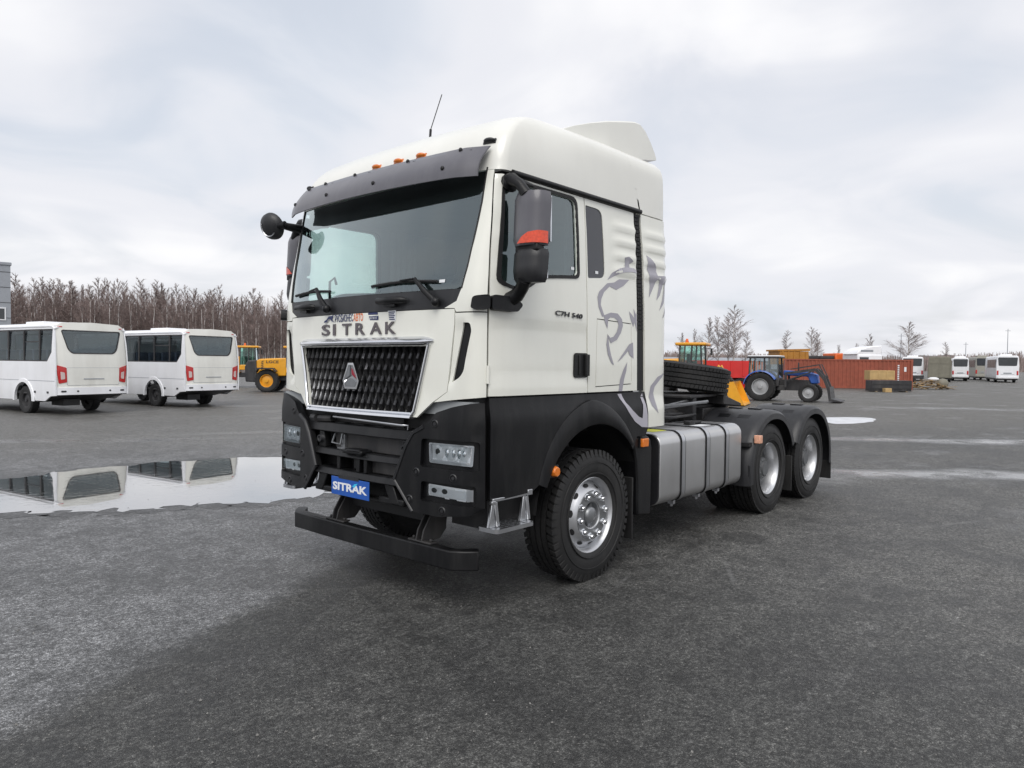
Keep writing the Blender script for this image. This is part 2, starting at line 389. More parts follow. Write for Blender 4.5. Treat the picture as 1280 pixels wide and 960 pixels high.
# ============================================================ ground
def ground_material():
    m = bpy.data.materials.new('asphalt'); m.use_nodes = True; t = m.node_tree; b = t.nodes['Principled BSDF']
    L = t.links.new
    def N(ty, **k):
        n = t.nodes.new(ty)
        for a, v in k.items(): setattr(n, a, v)
        return n
    geo = N('ShaderNodeNewGeometry'); pos = geo.outputs['Position']
    def noise(scale, detail=5, rough=.55, vec=None, sc=(1, 1, 1), rz=0.0, dist=0.0):
        mp = N('ShaderNodeMapping'); mp.inputs['Scale'].default_value = sc; mp.inputs['Rotation'].default_value = (0, 0, rz); L(vec or pos, mp.inputs[0])
        n = N('ShaderNodeTexNoise'); n.inputs['Scale'].default_value = scale; n.inputs['Detail'].default_value = detail; n.inputs['Roughness'].default_value = rough; n.inputs['Distortion'].default_value = dist
        L(mp.outputs[0], n.inputs['Vector']); return n.outputs['Fac']
    def rng(x, a, b_, c=0., d=1., smooth=True):
        n = N('ShaderNodeMapRange'); n.interpolation_type = 'SMOOTHSTEP' if smooth else 'LINEAR'
        for i, v in enumerate((a, b_, c, d)): n.inputs[i + 1].default_value = v
        L(x, n.inputs[0]); return n.outputs[0]
    def math_(op, *a):
        n = N('ShaderNodeMath', operation=op)
        for i, x in enumerate(a):
            if isinstance(x, (int, float)): n.inputs[i].default_value = x
            else: L(x, n.inputs[i])
        return n.outputs[0]
    def mixc(f, a, b_):
        n = N('ShaderNodeMix', data_type='RGBA')
        for i, x in ((0, f), (6, a), (7, b_)):
            if isinstance(x, (int, float)): n.inputs[i].default_value = x
            elif isinstance(x, tuple): n.inputs[i].default_value = (*x, 1)
            else: L(x, n.inputs[i])
        return n.outputs[2]
    sx_ = N('ShaderNodeSeparateXYZ'); L(pos, sx_.inputs[0]); X, Y = sx_.outputs[0], sx_.outputs[1]
    mid = noise(1.3, 6, .6, dist=.4); fine = noise(38, 3, .6); grit = noise(120, 2, .6)
    n1 = noise(1.05, 8, .66, dist=.25); n2 = noise(5.0, 7, .68); n3 = noise(.33, 4, .55)
    blot = math_('ADD', math_('MULTIPLY', n1, .5), math_('ADD', math_('MULTIPLY', n2, .32), math_('MULTIPLY', n3, .18)))
    # newer dark pavement, older dusty pavement beyond the joint, scuffed driving area to the right
    newer = mixc(rng(blot, .41, .58), (.030, .030, .0285), (.060, .060, .0565))
    older = mixc(rng(blot, .41, .58), (.066, .067, .067), (.158, .160, .163))
    scuffed = mixc(rng(blot, .41, .58), (.042, .042, .0395), (.102, .101, .0955))
    joint = math_('SUBTRACT', Y, math_('ADD', math_('MULTIPLY', X, .46), .42))
    jn = math_('ADD', joint, math_('MULTIPLY', math_('SUBTRACT', noise(1.8, 8, .72), .5), .55))
    old = rng(jn, -.08, .22)
    drv = rng(math_('ADD', math_('SUBTRACT', X, math_('MULTIPLY', Y, .3)), math_('MULTIPLY', math_('SUBTRACT', noise(.8, 5), .5), 2.2)), 1.2, 4.2)
    col = mixc(drv, newer, scuffed); col = mixc(old, col, older)
    streak2 = noise(3.0, 7, .72, sc=(.5, 1.5, 1), rz=rad(-15), dist=.5)
    col = mixc(math_('MULTIPLY', rng(streak2, .56, .72), .30), col, (.17, .169, .166))
    # brownish silt towards the buses
    far = rng(math_('ADD', math_('ADD', Y, math_('MULTIPLY', X, .55)), math_('MULTIPLY', mid, 3.0)), 9.0, 16.0)
    col = mixc(math_('MULTIPLY', far, .55), col, (.125, .119, .105))
    # aggregate: every stone its own tone, dark binder between
    vs_ = N('ShaderNodeTexVoronoi'); vs_.inputs['Scale'].default_value = 165.0; L(pos, vs_.inputs['Vector'])
    sv = N('ShaderNodeSeparateColor'); L(vs_.outputs['Color'], sv.inputs[0])
    tone = math_('ADD', .62, math_('MULTIPLY', math_('POWER', sv.outputs[0], 3.0), 1.9))
    tone = math_('MULTIPLY', tone, math_('ADD', .74, math_('MULTIPLY', rng(fine, .35, .68), .52)))
    tone = math_('MULTIPLY', tone, math_('ADD', .58, math_('MULTIPLY', rng(noise(30, 6, .78), .38, .62), .78)))
    tone = math_('MULTIPLY', tone, math_('ADD', .70, math_('MULTIPLY', rng(noise(7.5, 7, .75), .36, .64), .60)))
    vmul = N('ShaderNodeVectorMath', operation='SCALE'); L(col, vmul.inputs[0]); L(tone, vmul.inputs['Scale']); col = vmul.outputs[0]
    vor = N('ShaderNodeTexVoronoi'); vor.inputs['Scale'].default_value = 9.0; L(pos, vor.inputs['Vector'])
    chip = math_('MULTIPLY', rng(vor.outputs['Distance'], .035, .02), rng(noise(3.0, 2), .60, .66))
    col = mixc(math_('MULTIPLY', chip, .8), col, (.34, .32, .28))
    # damp spots where oil and water dripped
    def spot(px, py, r, k=.5):
        dx = math_('SUBTRACT', X, px); dy = math_('SUBTRACT', Y, py)
        d = math_('SQRT', math_('ADD', math_('MULTIPLY', dx, dx), math_('MULTIPLY', dy, dy)))
        d = math_('ADD', d, math_('MULTIPLY', math_('SUBTRACT', noise(9, 4), .5), r * 1.6))
        return math_('MULTIPLY', rng(d, r, r * .6), k)
    for px, py, r in ((.067, -.709, .10), (.201, -.996, .085), (3.6, -1.5, .3)):
        col = mixc(spot(px, py, r, .55), col, (.012, .012, .012))
    # scuff lines
    def scuff(ax, ay, bx, by_, wd, k):
        ux, uy = bx - ax, by_ - ay; l = math.hypot(ux, uy); ux /= l; uy /= l
        u = math_('ADD', math_('MULTIPLY', math_('SUBTRACT', X, ax), ux), math_('MULTIPLY', math_('SUBTRACT', Y, ay), uy))
        v = math_('ABSOLUTE', math_('ADD', math_('MULTIPLY', math_('SUBTRACT', X, ax), -uy), math_('MULTIPLY', math_('SUBTRACT', Y, ay), ux)))
        f_ = math_('MULTIPLY', rng(v, wd, wd * .3), math_('MULTIPLY', rng(u, -.1, .1), rng(u, l + .1, l - .1)))
        return math_('MULTIPLY', math_('MULTIPLY', f_, k), rng(noise(14, 4), .35, .6))
    for a in ((1.36, -1.46, 1.70, -1.36, .02, .45), (2.09, -2.09, 2.7, -1.72, .03, .4), (1.46, -3.25, 1.72, -3.10, .016, .45), (5.2, -2.6, 6.2, -3.1, .05, .4), (8.0, -4.1, 9.4, -3.6, .09, .5)):
        col = mixc(scuff(*a), col, (.20, .20, .20))
    # wet film: long shallow bands across the yard on the right, and scattered damp sheen
    def band(ax, ay, bx, by_, wd, k, soft=1.0):
        ux, uy = bx - ax, by_ - ay; l = math.hypot(ux, uy); ux /= l; uy /= l
        u = math_('ADD', math_('MULTIPLY', math_('SUBTRACT', X, ax), ux), math_('MULTIPLY', math_('SUBTRACT', Y, ay), uy))
        v = math_('ADD', math_('MULTIPLY', math_('SUBTRACT', X, ax), -uy), math_('MULTIPLY', math_('SUBTRACT', Y, ay), ux))
        v = math_('ABSOLUTE', math_('ADD', v, math_('ADD', math_('MULTIPLY', math_('SUBTRACT', noise(.55, 5, .6), .5), wd * 2.2), math_('MULTIPLY', math_('SUBTRACT', noise(.21, 2, .5), .5), wd * 4.0))))
        f_ = math_('MULTIPLY', rng(v, wd * (1 + .4 * soft), wd * .35), rng(noise(.9, 9, .76), .30, .56))
        f_ = math_('MULTIPLY', f_, math_('MULTIPLY', rng(u, -.25 * l, .1 * l), rng(u, l * 1.3, l * .9)))
        return math_('MULTIPLY', f_, k)
    wet = band(8.75, -.75, 11.4, -4.05, .58, 1.)
    for a in ((14.4, 1.2, 17.6, -2.6, .50, 1.), (17.2, -2.4, 21.5, -5.6, .6, .7), (4.0, 11.0, -2.0, 15.0, .30, .8), (9.0, 9.0, 4.5, 12.0, .3, .6), (30., 4., 34., -4., 1.2, .6)):
        wet = math_('MAXIMUM', wet, band(*a))
    sheen = math_('MULTIPLY', rng(noise(.42, 9, .74, sc=(.8, 1.25, 1), rz=rad(30)), .50, .66), .42)
    sheen = math_('MULTIPLY', sheen, rng(X, 2.5, 9.0))
    wet = math_('MAXIMUM', wet, sheen)
    col = mixc(math_('MULTIPLY', wet, .45), col, (.03, .03, .03))
    L(col, b.inputs['Base Color'])
    rg = math_('ADD', .58, math_('MULTIPLY', math_('SUBTRACT', blot, .5), 1.1)); rg = math_('SUBTRACT', rg, math_('MULTIPLY', old, .08))
    mr = N('ShaderNodeMix'); L(wet, mr.inputs[0]); L(rg, mr.inputs[2]); mr.inputs[3].default_value = .09
    L(mr.outputs[0], b.inputs['Roughness']); b.inputs['Specular IOR Level'].default_value = .55
    hgt = math_('ADD', math_('MULTIPLY', fine, .45), math_('SUBTRACT', math_('MULTIPLY', sv.outputs[0], .35), math_('MULTIPLY', vs_.outputs['Distance'], .5)))
    bp = N('ShaderNodeBump'); bp.inputs['Distance'].default_value = .012
    L(math_('SUBTRACT', .75, math_('MULTIPLY', wet, .70)), bp.inputs['Strength']); L(hgt, bp.inputs['Height']); L(bp.outputs[0], b.inputs['Normal'])
    return m
MATS['asphalt'] = ground_material()
g = MB()
xs = [-600, -60, -20, -6, 0, 6, 12, 25, 60, 140, 400, 1500]; ysg = [-600, -60, -20, -8, -2, 4, 10, 18, 40, 90, 250, 1200]
g.add([(x, y, 0) for x in xs for y in ysg], [(i * 12 + j, (i + 1) * 12 + j, (i + 1) * 12 + j + 1, i * 12 + j + 1) for i in range(11) for j in range(11)])
go = g.build('ground', 'asphalt'); tag(go, 'grey worn asphalt yard with damp patches and dust', None, None, 'structure')
# standing water
def water_mat():
    m = bpy.data.materials.new('water'); m.use_nodes = True; t = m.node_tree; b = t.nodes['Principled BSDF']
    b.inputs['Base Color'].default_value = (.020, .020, .019, 1); b.inputs['Roughness'].default_value = .015; b.inputs['Specular IOR Level'].default_value = .62; b.inputs['IOR'].default_value = 3.8
    b.inputs['Coat Weight'].default_value = 1.0; b.inputs['Coat IOR'].default_value = 1.8; b.inputs['Coat Roughness'].default_value = .012
    tcn = t.nodes.new('ShaderNodeNewGeometry'); mp = t.nodes.new('ShaderNodeMapping'); mp.inputs['Scale'].default_value = (1, 1, 1); t.links.new(tcn.outputs['Position'], mp.inputs[0])
    n = t.nodes.new('ShaderNodeTexNoise'); n.inputs['Scale'].default_value = 7; n.inputs['Detail'].default_value = 3; t.links.new(mp.outputs[0], n.inputs['Vector'])
    bp = t.nodes.new('ShaderNodeBump'); bp.inputs['Strength'].default_value = .09; bp.inputs['Distance'].default_value = .02
    t.links.new(n.outputs['Fac'], bp.inputs['Height']); t.links.new(bp.outputs[0], b.inputs['Normal'])
    return m
MATS['water'] = water_mat()
def puddle(pts, seed, label, z=.004, wob=.10, m_='water', nm='puddle'):
    rn = random.Random(seed); out = []; n = len(pts)
    for i in range(n):                                    # Catmull-Rom through the outline, with a ragged edge
        p0, p1, p2, p3 = (Vector(pts[(i + k) % n]) for k in (-1, 0, 1, 2))
        for j in range(10):
            u = j / 10; q = .5 * ((2 * p1) + (p2 - p0) * u + (2 * p0 - 5 * p1 + 4 * p2 - p3) * u * u + (3 * p1 - p0 - 3 * p2 + p3) * u ** 3)
            k = i + u; q = q + Vector((math.sin(k * 7.3 + seed) + math.sin(k * 17.1), math.cos(k * 9.1 + seed) + math.sin(k * 13.7))) * wob * .35
            out.append((q.x, q.y, z))
    b = MB(); b.add(out, [tuple(range(len(out)))])
    me = b.mesh('puddle'); bm = bmesh.new(); bm.from_mesh(me); bmesh.ops.triangulate(bm, faces=bm.faces); bm.to_mesh(me); bm.free()
    o = mk(nm, me, m_); tag(o, label, None, None, 'structure'); return o
mat('white_ground', (.62, .64, .67), .35, var=.25, vscale=2.5, bump=.2, bscale=6)  # mottled white colour for the patch beyond the rear wheels
def damp_mat():
    m = MATS['asphalt'].copy(); m.name = 'damp_asphalt'; t = m.node_tree; b = t.nodes['Principled BSDF']
    src = b.inputs['Base Color'].links[0].from_socket; n = t.nodes.new('ShaderNodeVectorMath'); n.operation = 'SCALE'; n.inputs['Scale'].default_value = .5
    t.links.new(src, n.inputs[0]); t.links.new(n.outputs[0], b.inputs['Base Color'])
    for l in list(b.inputs['Roughness'].links): t.links.remove(l)
    b.inputs['Roughness'].default_value = .36
    return m
MATS['damp'] = damp_mat()
puddle([(-3.3, 9.6), (-.5, 7.85), (.3, 8.05), (1.4, 8.02), (3.0, 7.72), (3.9, 6.95), (4.5, 5.9), (3.7, 4.65), (2.6, 3.55), (2.05, 3.22), (1.2, 3.28), (.65, 3.70), (.15, 3.82), (-.3, 4.10), (-.8, 4.5), (-1.25, 4.85), (-2.8, 6.2), (-4.8, 9.0)], 5, 'damp dark margin around the wide puddle', z=.002, wob=.2, m_='damp', nm='damp_margin')
puddle([(-3.2, 9.4), (-.5, 7.65), (.3, 7.85), (1.3, 7.85), (2.9, 7.55), (3.75, 6.85), (4.3, 5.9), (3.5, 4.75), (2.45, 3.75), (2.0, 3.42), (1.25, 3.5), (.7, 3.95), (.2, 4.02), (-.2, 4.32), (-.7, 4.7), (-1.1, 5.05), (-2.6, 6.4), (-4.5, 9.0)], 1, 'wide shallow puddle mirroring the white buses', wob=.17)
puddle([(19.2, 2.55), (21.6, 3.5), (22.7, 2.55), (21.9, 2.05), (20.3, 1.95)], 2, 'white patch on the asphalt beyond the rear wheels', wob=.07, m_='white_ground', nm='white_patch')

# loose grit lying on the asphalt near the camera
rn = random.Random(21); gm = MB()
for i in range(3600):
    D = 1.9 + 9.5 * rn.random() ** 1.6; p = gp(rn.uniform(-40, 1320), D); r_ = rn.uniform(.0025, .0065) * (1.7 if rn.random() < .06 else 1); a = rn.uniform(0, 6.28); ca, sa = math.cos(a) * r_, math.sin(a) * r_
    gm.add([(p.x + ca, p.y + sa, .002), (p.x - sa * .7, p.y + ca * .7, .002), (p.x - ca, p.y - sa, .002), (p.x + sa * .8, p.y - ca * .8, .002), (p.x + ca * .2, p.y + sa * .2, .002 + r_ * .9)], [(0, 1, 4), (1, 2, 4), (2, 3, 4), (3, 0, 4)])
mat('grit', (.20, .195, .185), .8, var=.6, vscale=14)
o = gm.build('grit', 'grit', None, fix=False); tag(o, 'loose pale grit strewn over the near asphalt', 'grit', None, 'stuff')

# ============================================================ THE TRACTOR UNIT (x runs backwards from its nose, near side is y < 0)
truck = thing('tractor_truck', 'large white three-axle tractor unit with black bumper parked in the foreground', 'truck', (0, 0, 0))
TZ = np.array([0.55, 1.30, 1.46, 2.10, 2.43, 2.68, 2.95, 3.05, 3.12, 3.20, 3.30, 3.40, 3.47, 3.52, 3.56, 3.60, 3.64])
TX = np.array([-.02, -.015, .000, .005, .060, .120, .180, .203, .213, .235, .290, .390, .520, .680, .860, 1.10, 1.40])
TW = np.array([1.235, 1.235, 1.22, 1.22, 1.215, 1.21, 1.20, 1.20, 1.20, 1.195, 1.18, 1.15, 1.105, 1.04, .95, .82, .65])
def pchip(xs, ys):
    h = np.diff(xs); d = np.diff(ys) / h; m = np.zeros_like(ys); m[0] = d[0]; m[-1] = d[-1]
    for i in range(1, len(xs) - 1):
        m[i] = 0 if d[i - 1] * d[i] <= 0 else 3 * (h[i - 1] + h[i]) / ((2 * h[i] + h[i - 1]) / d[i - 1] + (h[i] + 2 * h[i - 1]) / d[i])
    def f(x):
        x = min(max(x, xs[0]), xs[-1]); i = min(int(np.searchsorted(xs, x, 'right')) - 1, len(xs) - 2); t = (x - xs[i]) / h[i]
        return ((1 + 2 * t) * (1 - t) ** 2 * ys[i] + t * (1 - t) ** 2 * h[i] * m[i] + t * t * (3 - 2 * t) * ys[i + 1] + t * t * (t - 1) * h[i] * m[i + 1])
    return f
fX, fW = pchip(TZ, TX), pchip(TZ, TW)
fB = pchip(np.array([3.0, 3.12, 3.36, 3.43, 3.475, 3.505, 3.53, 3.545]), np.array([1.20, 1.20, 1.197, 1.185, 1.155, 1.11, 1.06, 1.0]))
def boxy(x, z, wd):
    if z < 3.1 or z > 3.545: return wd
    s_ = min(1, max(0, (x - .55) / 1.15)); s_ = s_ * s_ * (3 - 2 * s_)
    return wd + max(0, fB(z) - wd) * s_
def S(t, z):
    """skin of the cab: t runs round the plan outline (0 at the nose, |t|>1.3 on the flanks), near side t < 0"""
    sg = -1 if t < 0 else 1; a = abs(t); xc = fX(z); wd = fW(z); yf = wd - 0.14; k = 0.08 if z < 2.2 else 0.08 - 0.02 * min(1, (z - 2.2) / .8)
    XS = max(0.36, xc + 0.17)
    if a <= 1.08:
        y = a / 1.08 * yf; x = xc + k * y * y
    elif a <= 1.3:
        u = (a - 1.08) / 0.22; x1 = xc + k * yf * yf; cxx = x1 + 0.022
        x = (1 - u) ** 2 * x1 + 2 * u * (1 - u) * cxx + u * u * XS
        y = (1 - u) ** 2 * yf + 2 * u * (1 - u) * (wd - 0.004) + u * u * wd
    elif a <= 2.84:
        x = XS + (1.9 - XS) * (a - 1.3) / 1.54; y = boxy(x, z, wd)
    else:
        x = 1.9 + (a - 2.84); y = boxy(x, z, wd)
    return Vector((x, sg * y, z))
def SN(t, z):
    e = 0.004; a = S(t + e, z) - S(t - e, z); b = S(t, z + e) - S(t, z - e)
    n = b.cross(a)
    return n.normalized() if n.length > 1e-9 else Vector((-1, 0, 0))
def skin(off=0.0):
    def fn(t, z, d):
        o = off(t, z) if callable(off) else off
        return S(t, z) + SN(t, z) * (o - d)
    return fn
def sx(x, sg=-1): return sg * (x + 0.94)
def flank(pts, sg=-1): return [(sx(x, sg), z) for x, z in pts]
def tsm(z): return 1.205 if z < 2.2 else 1.205 - 0.035 * (z - 2.2) / 0.8          # door / A-pillar joint
GAP = 0.005

# --- front panel (bonnet flap)
fp = [(-0.985, 2.078), (-0.985, 1.98), (-0.93, 1.52), (-0.80, 1.44), (-0.67, 1.335), (0.67, 1.335), (0.80, 1.44), (0.93, 1.52), (0.985, 1.98), (0.985, 2.078)]
gr_out = [(-0.775, 1.842), (-0.645, 1.352), (0.645, 1.352), (0.775, 1.842)]
sheet('front_panel', [fp, [(-0.76, 1.83), (-0.635, 1.362), (0.635, 1.362), (0.76, 1.83)]], skin(0), 'white_paint', truck, 0.02, (0.09, 0.09))
# --- corner panels between bonnet flap and door, with the air slot
for sg in (-1, 1):
    cp = [(sg * (0.985 + GAP), 2.05), (sg * (0.985 + GAP), 1.98), (sg * (0.93 + GAP), 1.52), (sg * (0.82), 1.445), (sg * 0.95, 1.462), (sg * (tsm(1.5) - GAP), 1.49), (sg * (tsm(2.) - GAP), 2.05)]
    slot = [(sg * 1.055, 1.985), (sg * 1.105, 1.985), (sg * 1.115, 1.93), (sg * 1.065, 1.66), (sg * 1.03, 1.615), (sg * 0.965, 1.585)]
    slot = round_poly(slot, [0.0, .02, .02, .03, .03, 0.0])
    def groove(t, z):
        # shallow scoop leading into the slot
        a = abs(t); e0 = 0.955 + (z - 1.58) * 0.20
        if a < e0 - 0.09 or a > e0 + 0.12 or z > 2.0 or z < 1.56: return 0
        u = (a - (e0 - 0.09)) / 0.10
        return -0.016 * min(1, max(0, u)) * min(1, (2.0 - z) / 0.05) * min(1, (z - 1.56) / 0.05) if a < e0 + 0.03 else 0
    c_ = sheet('corner_panel', [cp, slot], skin(groove), 'white_paint', truck, 0.02, (0.03, 0.04))
    sheet('air_slot', [slot], skin(-0.028), 'black_plastic', c_, 0, (0.06, 0.06))
    # A pillar with its lower apron
    ap = [(sg * 1.0, 2.058), (sg * (tsm(2.06) - GAP), 2.058)] + [(sg * (tsm(z) - GAP), z) for z in (2.3, 2.5, 2.7, 2.9, 3.02)] + [(sg * 1.112, 3.02), (sg * 1.106, 2.80), (sg * 1.085, 2.55), (sg * 1.062, 2.36), (sg * 1.035, 2.22), (sg * 1.0, 2.13), (sg * 0.93, 2.098), (sg * 0.9, 2.085), (sg * 0.985, 2.083)]
    sheet('windscreen_pillar', [ap], skin(0), 'white_paint', truck, 0.02, (0.03, 0.05))
# --- windscreen and the black cowl below it
ws = [(-0.98, 2.215), (0.98, 2.215)] + [(1.030, 2.228), (1.058, 2.36), (1.081, 2.55), (1.102, 2.80), (1.108, 3.045)]
ws = ws + [(-a, b) for a, b in ws[:1:-1]]
wsg = sheet('windscreen', [ws], skin(-0.006), 'windscreen_glass', truck, 0.0, (0.08, 0.08))
cw = [(-0.985, 2.09), (-0.93, 2.10), (-1.0, 2.135), (-1.033, 2.212), (1.033, 2.212), (1.0, 2.135), (0.93, 2.10), (0.985, 2.09), (0.985, 2.083), (-0.985, 2.083)]
sheet('cowl_panel', [[(-0.93, 2.083), (-1.0, 2.135), (-1.031, 2.212), (1.031, 2.212), (1.0, 2.135), (0.93, 2.083)]], skin(-0.004), 'grey_plastic', truck, 0.02, (0.07, 0.04))
rub = MB()
edge = [(-1.033, 2.215), (-1.060, 2.36), (-1.083, 2.55), (-1.104, 2.80), (-1.11, 3.04)]
for sgn in (1, -1): rub.tube([S(t * sgn, z) - SN(t * sgn, z) * 0.004 for t, z in edge], 0.009, 6)
rub.build('windscreen_seal', 'dark', wsg, smooth=60, split=True)
# rolled-down dark sun blind behind the glass
sheet('sun_blind', [[(-1.08, 2.86), (1.08, 2.86), (1.09, 3.04), (-1.09, 3.04)]], skin(-0.05), 'interior_dark', wsg, 0.01, (0.12, 0.1))
sheet('label_sticker', [[(-0.885, 2.262), (-0.835, 2.262), (-0.835, 2.283), (-0.885, 2.283)]], skin(-0.002), 'sticker_white', wsg, 0, (0.05, 0.05))
# grab handles on the cowl
for yc in (0.70, -0.42):
    h = MB()
    a = [S(yc + d, 2.15) + SN(yc + d, 2.15) * o for d, o in ((-.14, .012), (-.12, .04), (0, .046), (.12, .04), (.14, .012))]
    h.tube(a, [0.016, 0.024, 0.026, 0.024, 0.016], 10)
    h.bar(S(yc, 2.135) + SN(yc, 2.1) * .01, S(yc, 2.135) + SN(yc, 2.1) * .04, 0.11, 0.05)
    h.build('grab_handle', 'black_plastic', truck, smooth=50)
# wipers
for y0, y1, z1 in ((0.35, 0.93, 2.272), (-0.83, -0.18, 2.278)):
    wv = MB(); yb = y0 - 0.0
    base = S(yb if y0 > 0 else -0.85, 2.125) + SN(0, 2.12) * 0.03
    elbow = S((y0 + 0.16) if y0 > 0 else -0.66, 2.285) + SN(0, 2.28) * 0.05
    wv.tube([base, base.lerp(elbow, .5) + Vector((-.012, 0, 0)), elbow], [0.024, 0.02, 0.013], 8)
    wv.ball(base, 0.034, 10, 6)
    mid = S((y0 + y1) / 2 if y0 > 0 else (y1 + y0) / 2, z1 + .005) + SN(0, z1) * 0.035
    wv.tube([elbow, mid], 0.008, 6)
    wp = wv.build('wiper', 'black_plastic', truck, smooth=50)
    bl = MB(); pts = [S(y0 + (y1 - y0) * u, (2.262 if y0 > 0 else 2.268) + 0.014 * math.sin(math.pi * u)) + SN(y0, 2.27) * 0.012 for u in np.linspace(0, 1, 8)]
    bl.tube(pts, 0.011, 6); bl.build('blade', 'dark', wp, smooth=50)

# --- doors, sleeper panels, fairings on both flanks
def ribs(z0, z1, n, x0, x1, amp):
    def f(t, z):
        x = abs(t) - 0.94
        if z < z0 or z > z1 or x < x0 or x > x1: return 0
        e = min(1, (x - x0) / 0.12, (x1 - x) / 0.04, (z - z0) / .05, (z1 - z) / .05)
        return amp * e * (0.5 - 0.5 * math.cos((z - z0) / (z1 - z0) * n * 2 * math.pi)) - 0.0
    return f
win = round_poly([(0.335, 2.950), (1.13, 2.952), (1.150, 2.386), (0.92, 2.368), (0.70, 2.345), (0.56, 2.262), (0.44, 2.238), (0.32, 2.262)], [.07, .07, .04, .1, .09, .07, .08, .05])
for sg in (-1, 1):
    F = lambda pts: flank(pts, sg)
    ds = [(sg * (tsm(z) + GAP), z) for z in (1.495, 1.8, 2.2, 2.4, 2.6, 2.8, 2.99)]
    dl = ds + F([(1.237, 2.99), (1.245, 2.94), (1.292, 1.495)])
    def dcr(t, z):                                # pressed swage lines of the door
        return -0.006 * (1 if z < 1.995 else 0) * min(1, (1.995 - z) / .02) if z > 1.62 else -0.006 * max(0, (z - 1.58) / .04)
    door = sheet('door', [dl, F(win)], skin(dcr), 'white_paint', truck, 0.02, (0.05, 0.05))
    # raised rubber surround and glass
    big = round_poly([(0.312, 2.973), (1.152, 2.975), (1.174, 2.364), (0.92, 2.345), (0.71, 2.322), (0.57, 2.238), (0.44, 2.214), (0.297, 2.245)], [.08, .08, .05, .1, .09, .07, .09, .06])
    sheet('window_surround', [F(big), F(win)], skin(0.007), 'dark', door, 0.012, (0.2, 0.2), seg=0.05)
    sheet('side_window', [F(win)], skin(-0.012), 'side_glass', door, 0, (0.15, 0.15))
    sheet('label_sticker', [F([(1.08, 2.425), (1.12, 2.425), (1.12, 2.447), (1.08, 2.447)])], skin(-0.009), 'sticker_white', door, 0, (0.05, 0.05))
    # door handle recess
    hd = round_poly([(1.115, 1.80), (1.29, 1.80), (1.293, 1.612), (1.11, 1.612)], 0.03)
    h_ = sheet('door_handle', [F(hd)], skin(0.006), 'black_plastic', door, 0.012, (0.1, 0.1))
    b = MB(); yy = sg * 1.235
    b.box(1.165, 1.18, min(yy, sg * 1.225), max(yy, sg * 1.225) + .001, 1.63, 1.785); b.box(1.24, 1.282, min(sg * 1.226, sg * 1.25), max(sg * 1.226, sg * 1.25), 1.625, 1.79)
    b.build('grip', 'dark', h_, bevel=0.004)
    # hinges
    hb = MB()
    for z in (1.64, 2.0):
        p = S(sg * tsm(z), z) + SN(sg * tsm(z), z) * 0.006
        if z < 1.8: hb.tube([p + Vector((0, 0, -.06)), p + Vector((0, 0, .06))], 0.012, 8)
    hb.build('hinge', 'white_paint', door, smooth=50)
    # sleeper flank with blank window, hatch and pressed ribs
    sl = [(1.247, 2.99), (1.953, 2.99), (1.985, 2.5), (2.005, 2.0), (2.018, 1.496), (1.302, 1.496), (1.256, 2.92)]
    bw = round_poly([(1.262, 2.938), (1.488, 2.936), (1.52, 2.402), (1.287, 2.380)], [.01, .08, .06, .02])
    hatch = [(1.410, 2.076), (1.915, 2.060), (1.932, 1.55), (1.40, 1.535)]
    rb1 = ribs(2.42, 2.90, 4, 1.60, 2.0, 0.016)
    so = sheet('sleeper_panel', [F(sl), F(bw), F(hatch)], skin(rb1), 'white_paint', truck, 0.02, (0.05, 0.03))
    sheet('blank_window', [F([(x + (0.004 if i < 3 else -.004) * 0, z) for i, (x, z) in enumerate(bw)])], skin(-0.006), 'blank_window', so, 0.0, (0.1, 0.1))
    hi = [(1.417, 2.069), (1.909, 2.053), (1.925, 1.557), (1.408, 1.542)]
    sheet('locker_hatch', [F(hi)], skin(-0.001), 'white_paint', so, 0.015, (0.08, 0.08))
    sheet('label_sticker', [F([(1.39, 2.425), (1.43, 2.425), (1.43, 2.447), (1.39, 2.447)])], skin(-0.003), 'sticker_white', so, 0, (0.05, 0.05))
    # black louvred strip
    st = [(1.960, 2.99), (2.058, 2.99), (2.095, 2.6), (2.115, 2.2), (2.140, 1.493), (2.024, 1.493), (2.010, 2.0), (1.99, 2.5)]
    sp_ = sheet('louvre_strip', [F(st)], skin(-0.012), 'black_plastic', truck, 0.02, (0.15, 0.15))
    lv = MB()
    for k in range(30):
        z = 2.96 - k * 0.0325
        xa = np.interp(z, [1.493, 2.0, 2.5, 2.99], [2.024, 2.01, 1.99, 1.96]) + 0.012; xb = np.interp(z, [1.493, 2.2, 2.6, 2.99], [2.14, 2.115, 2.095, 2.058]) - 0.012
        for j in range(3):
            x0 = xa + (xb - xa) * j / 3 + .002; x1 = xa + (xb - xa) * (j + 1) / 3 - .004
            y0, y1 = sorted((sg * (fW(z) - 0.012), sg * (fW(z) - 0.001)))
            lv.box(x0, x1, y0, y1, z, z + 0.02)
    lv.build('louvre', 'dark', sp_)
    # lower side fairing behind the cab
    lf = [(2.064, 2.995), (2.478, 2.995), (2.500, 2.75), (2.525, 2.4), (2.535, 1.9), (2.505, 1.60), (2.505, 1.45), (2.53, 1.36), (2.542, 1.172), (2.182, 1.172), (2.172, 1.30), (2.148, 1.493), (2.121, 2.2), (2.101, 2.6)]
    rb2 = ribs(2.42, 2.90, 4, 2.06, 2.6, 0.016)
    def fair_off(t, z):
        x = abs(t) - 0.94; e = max(0, (x - 2.42) / 0.1)
        return rb2(t, z) - 0.03 * e * e
    lfo = sheet('side_fairing', [F(lf)], skin(fair_off), 'white_paint', truck, 0.06, (0.05, 0.03))
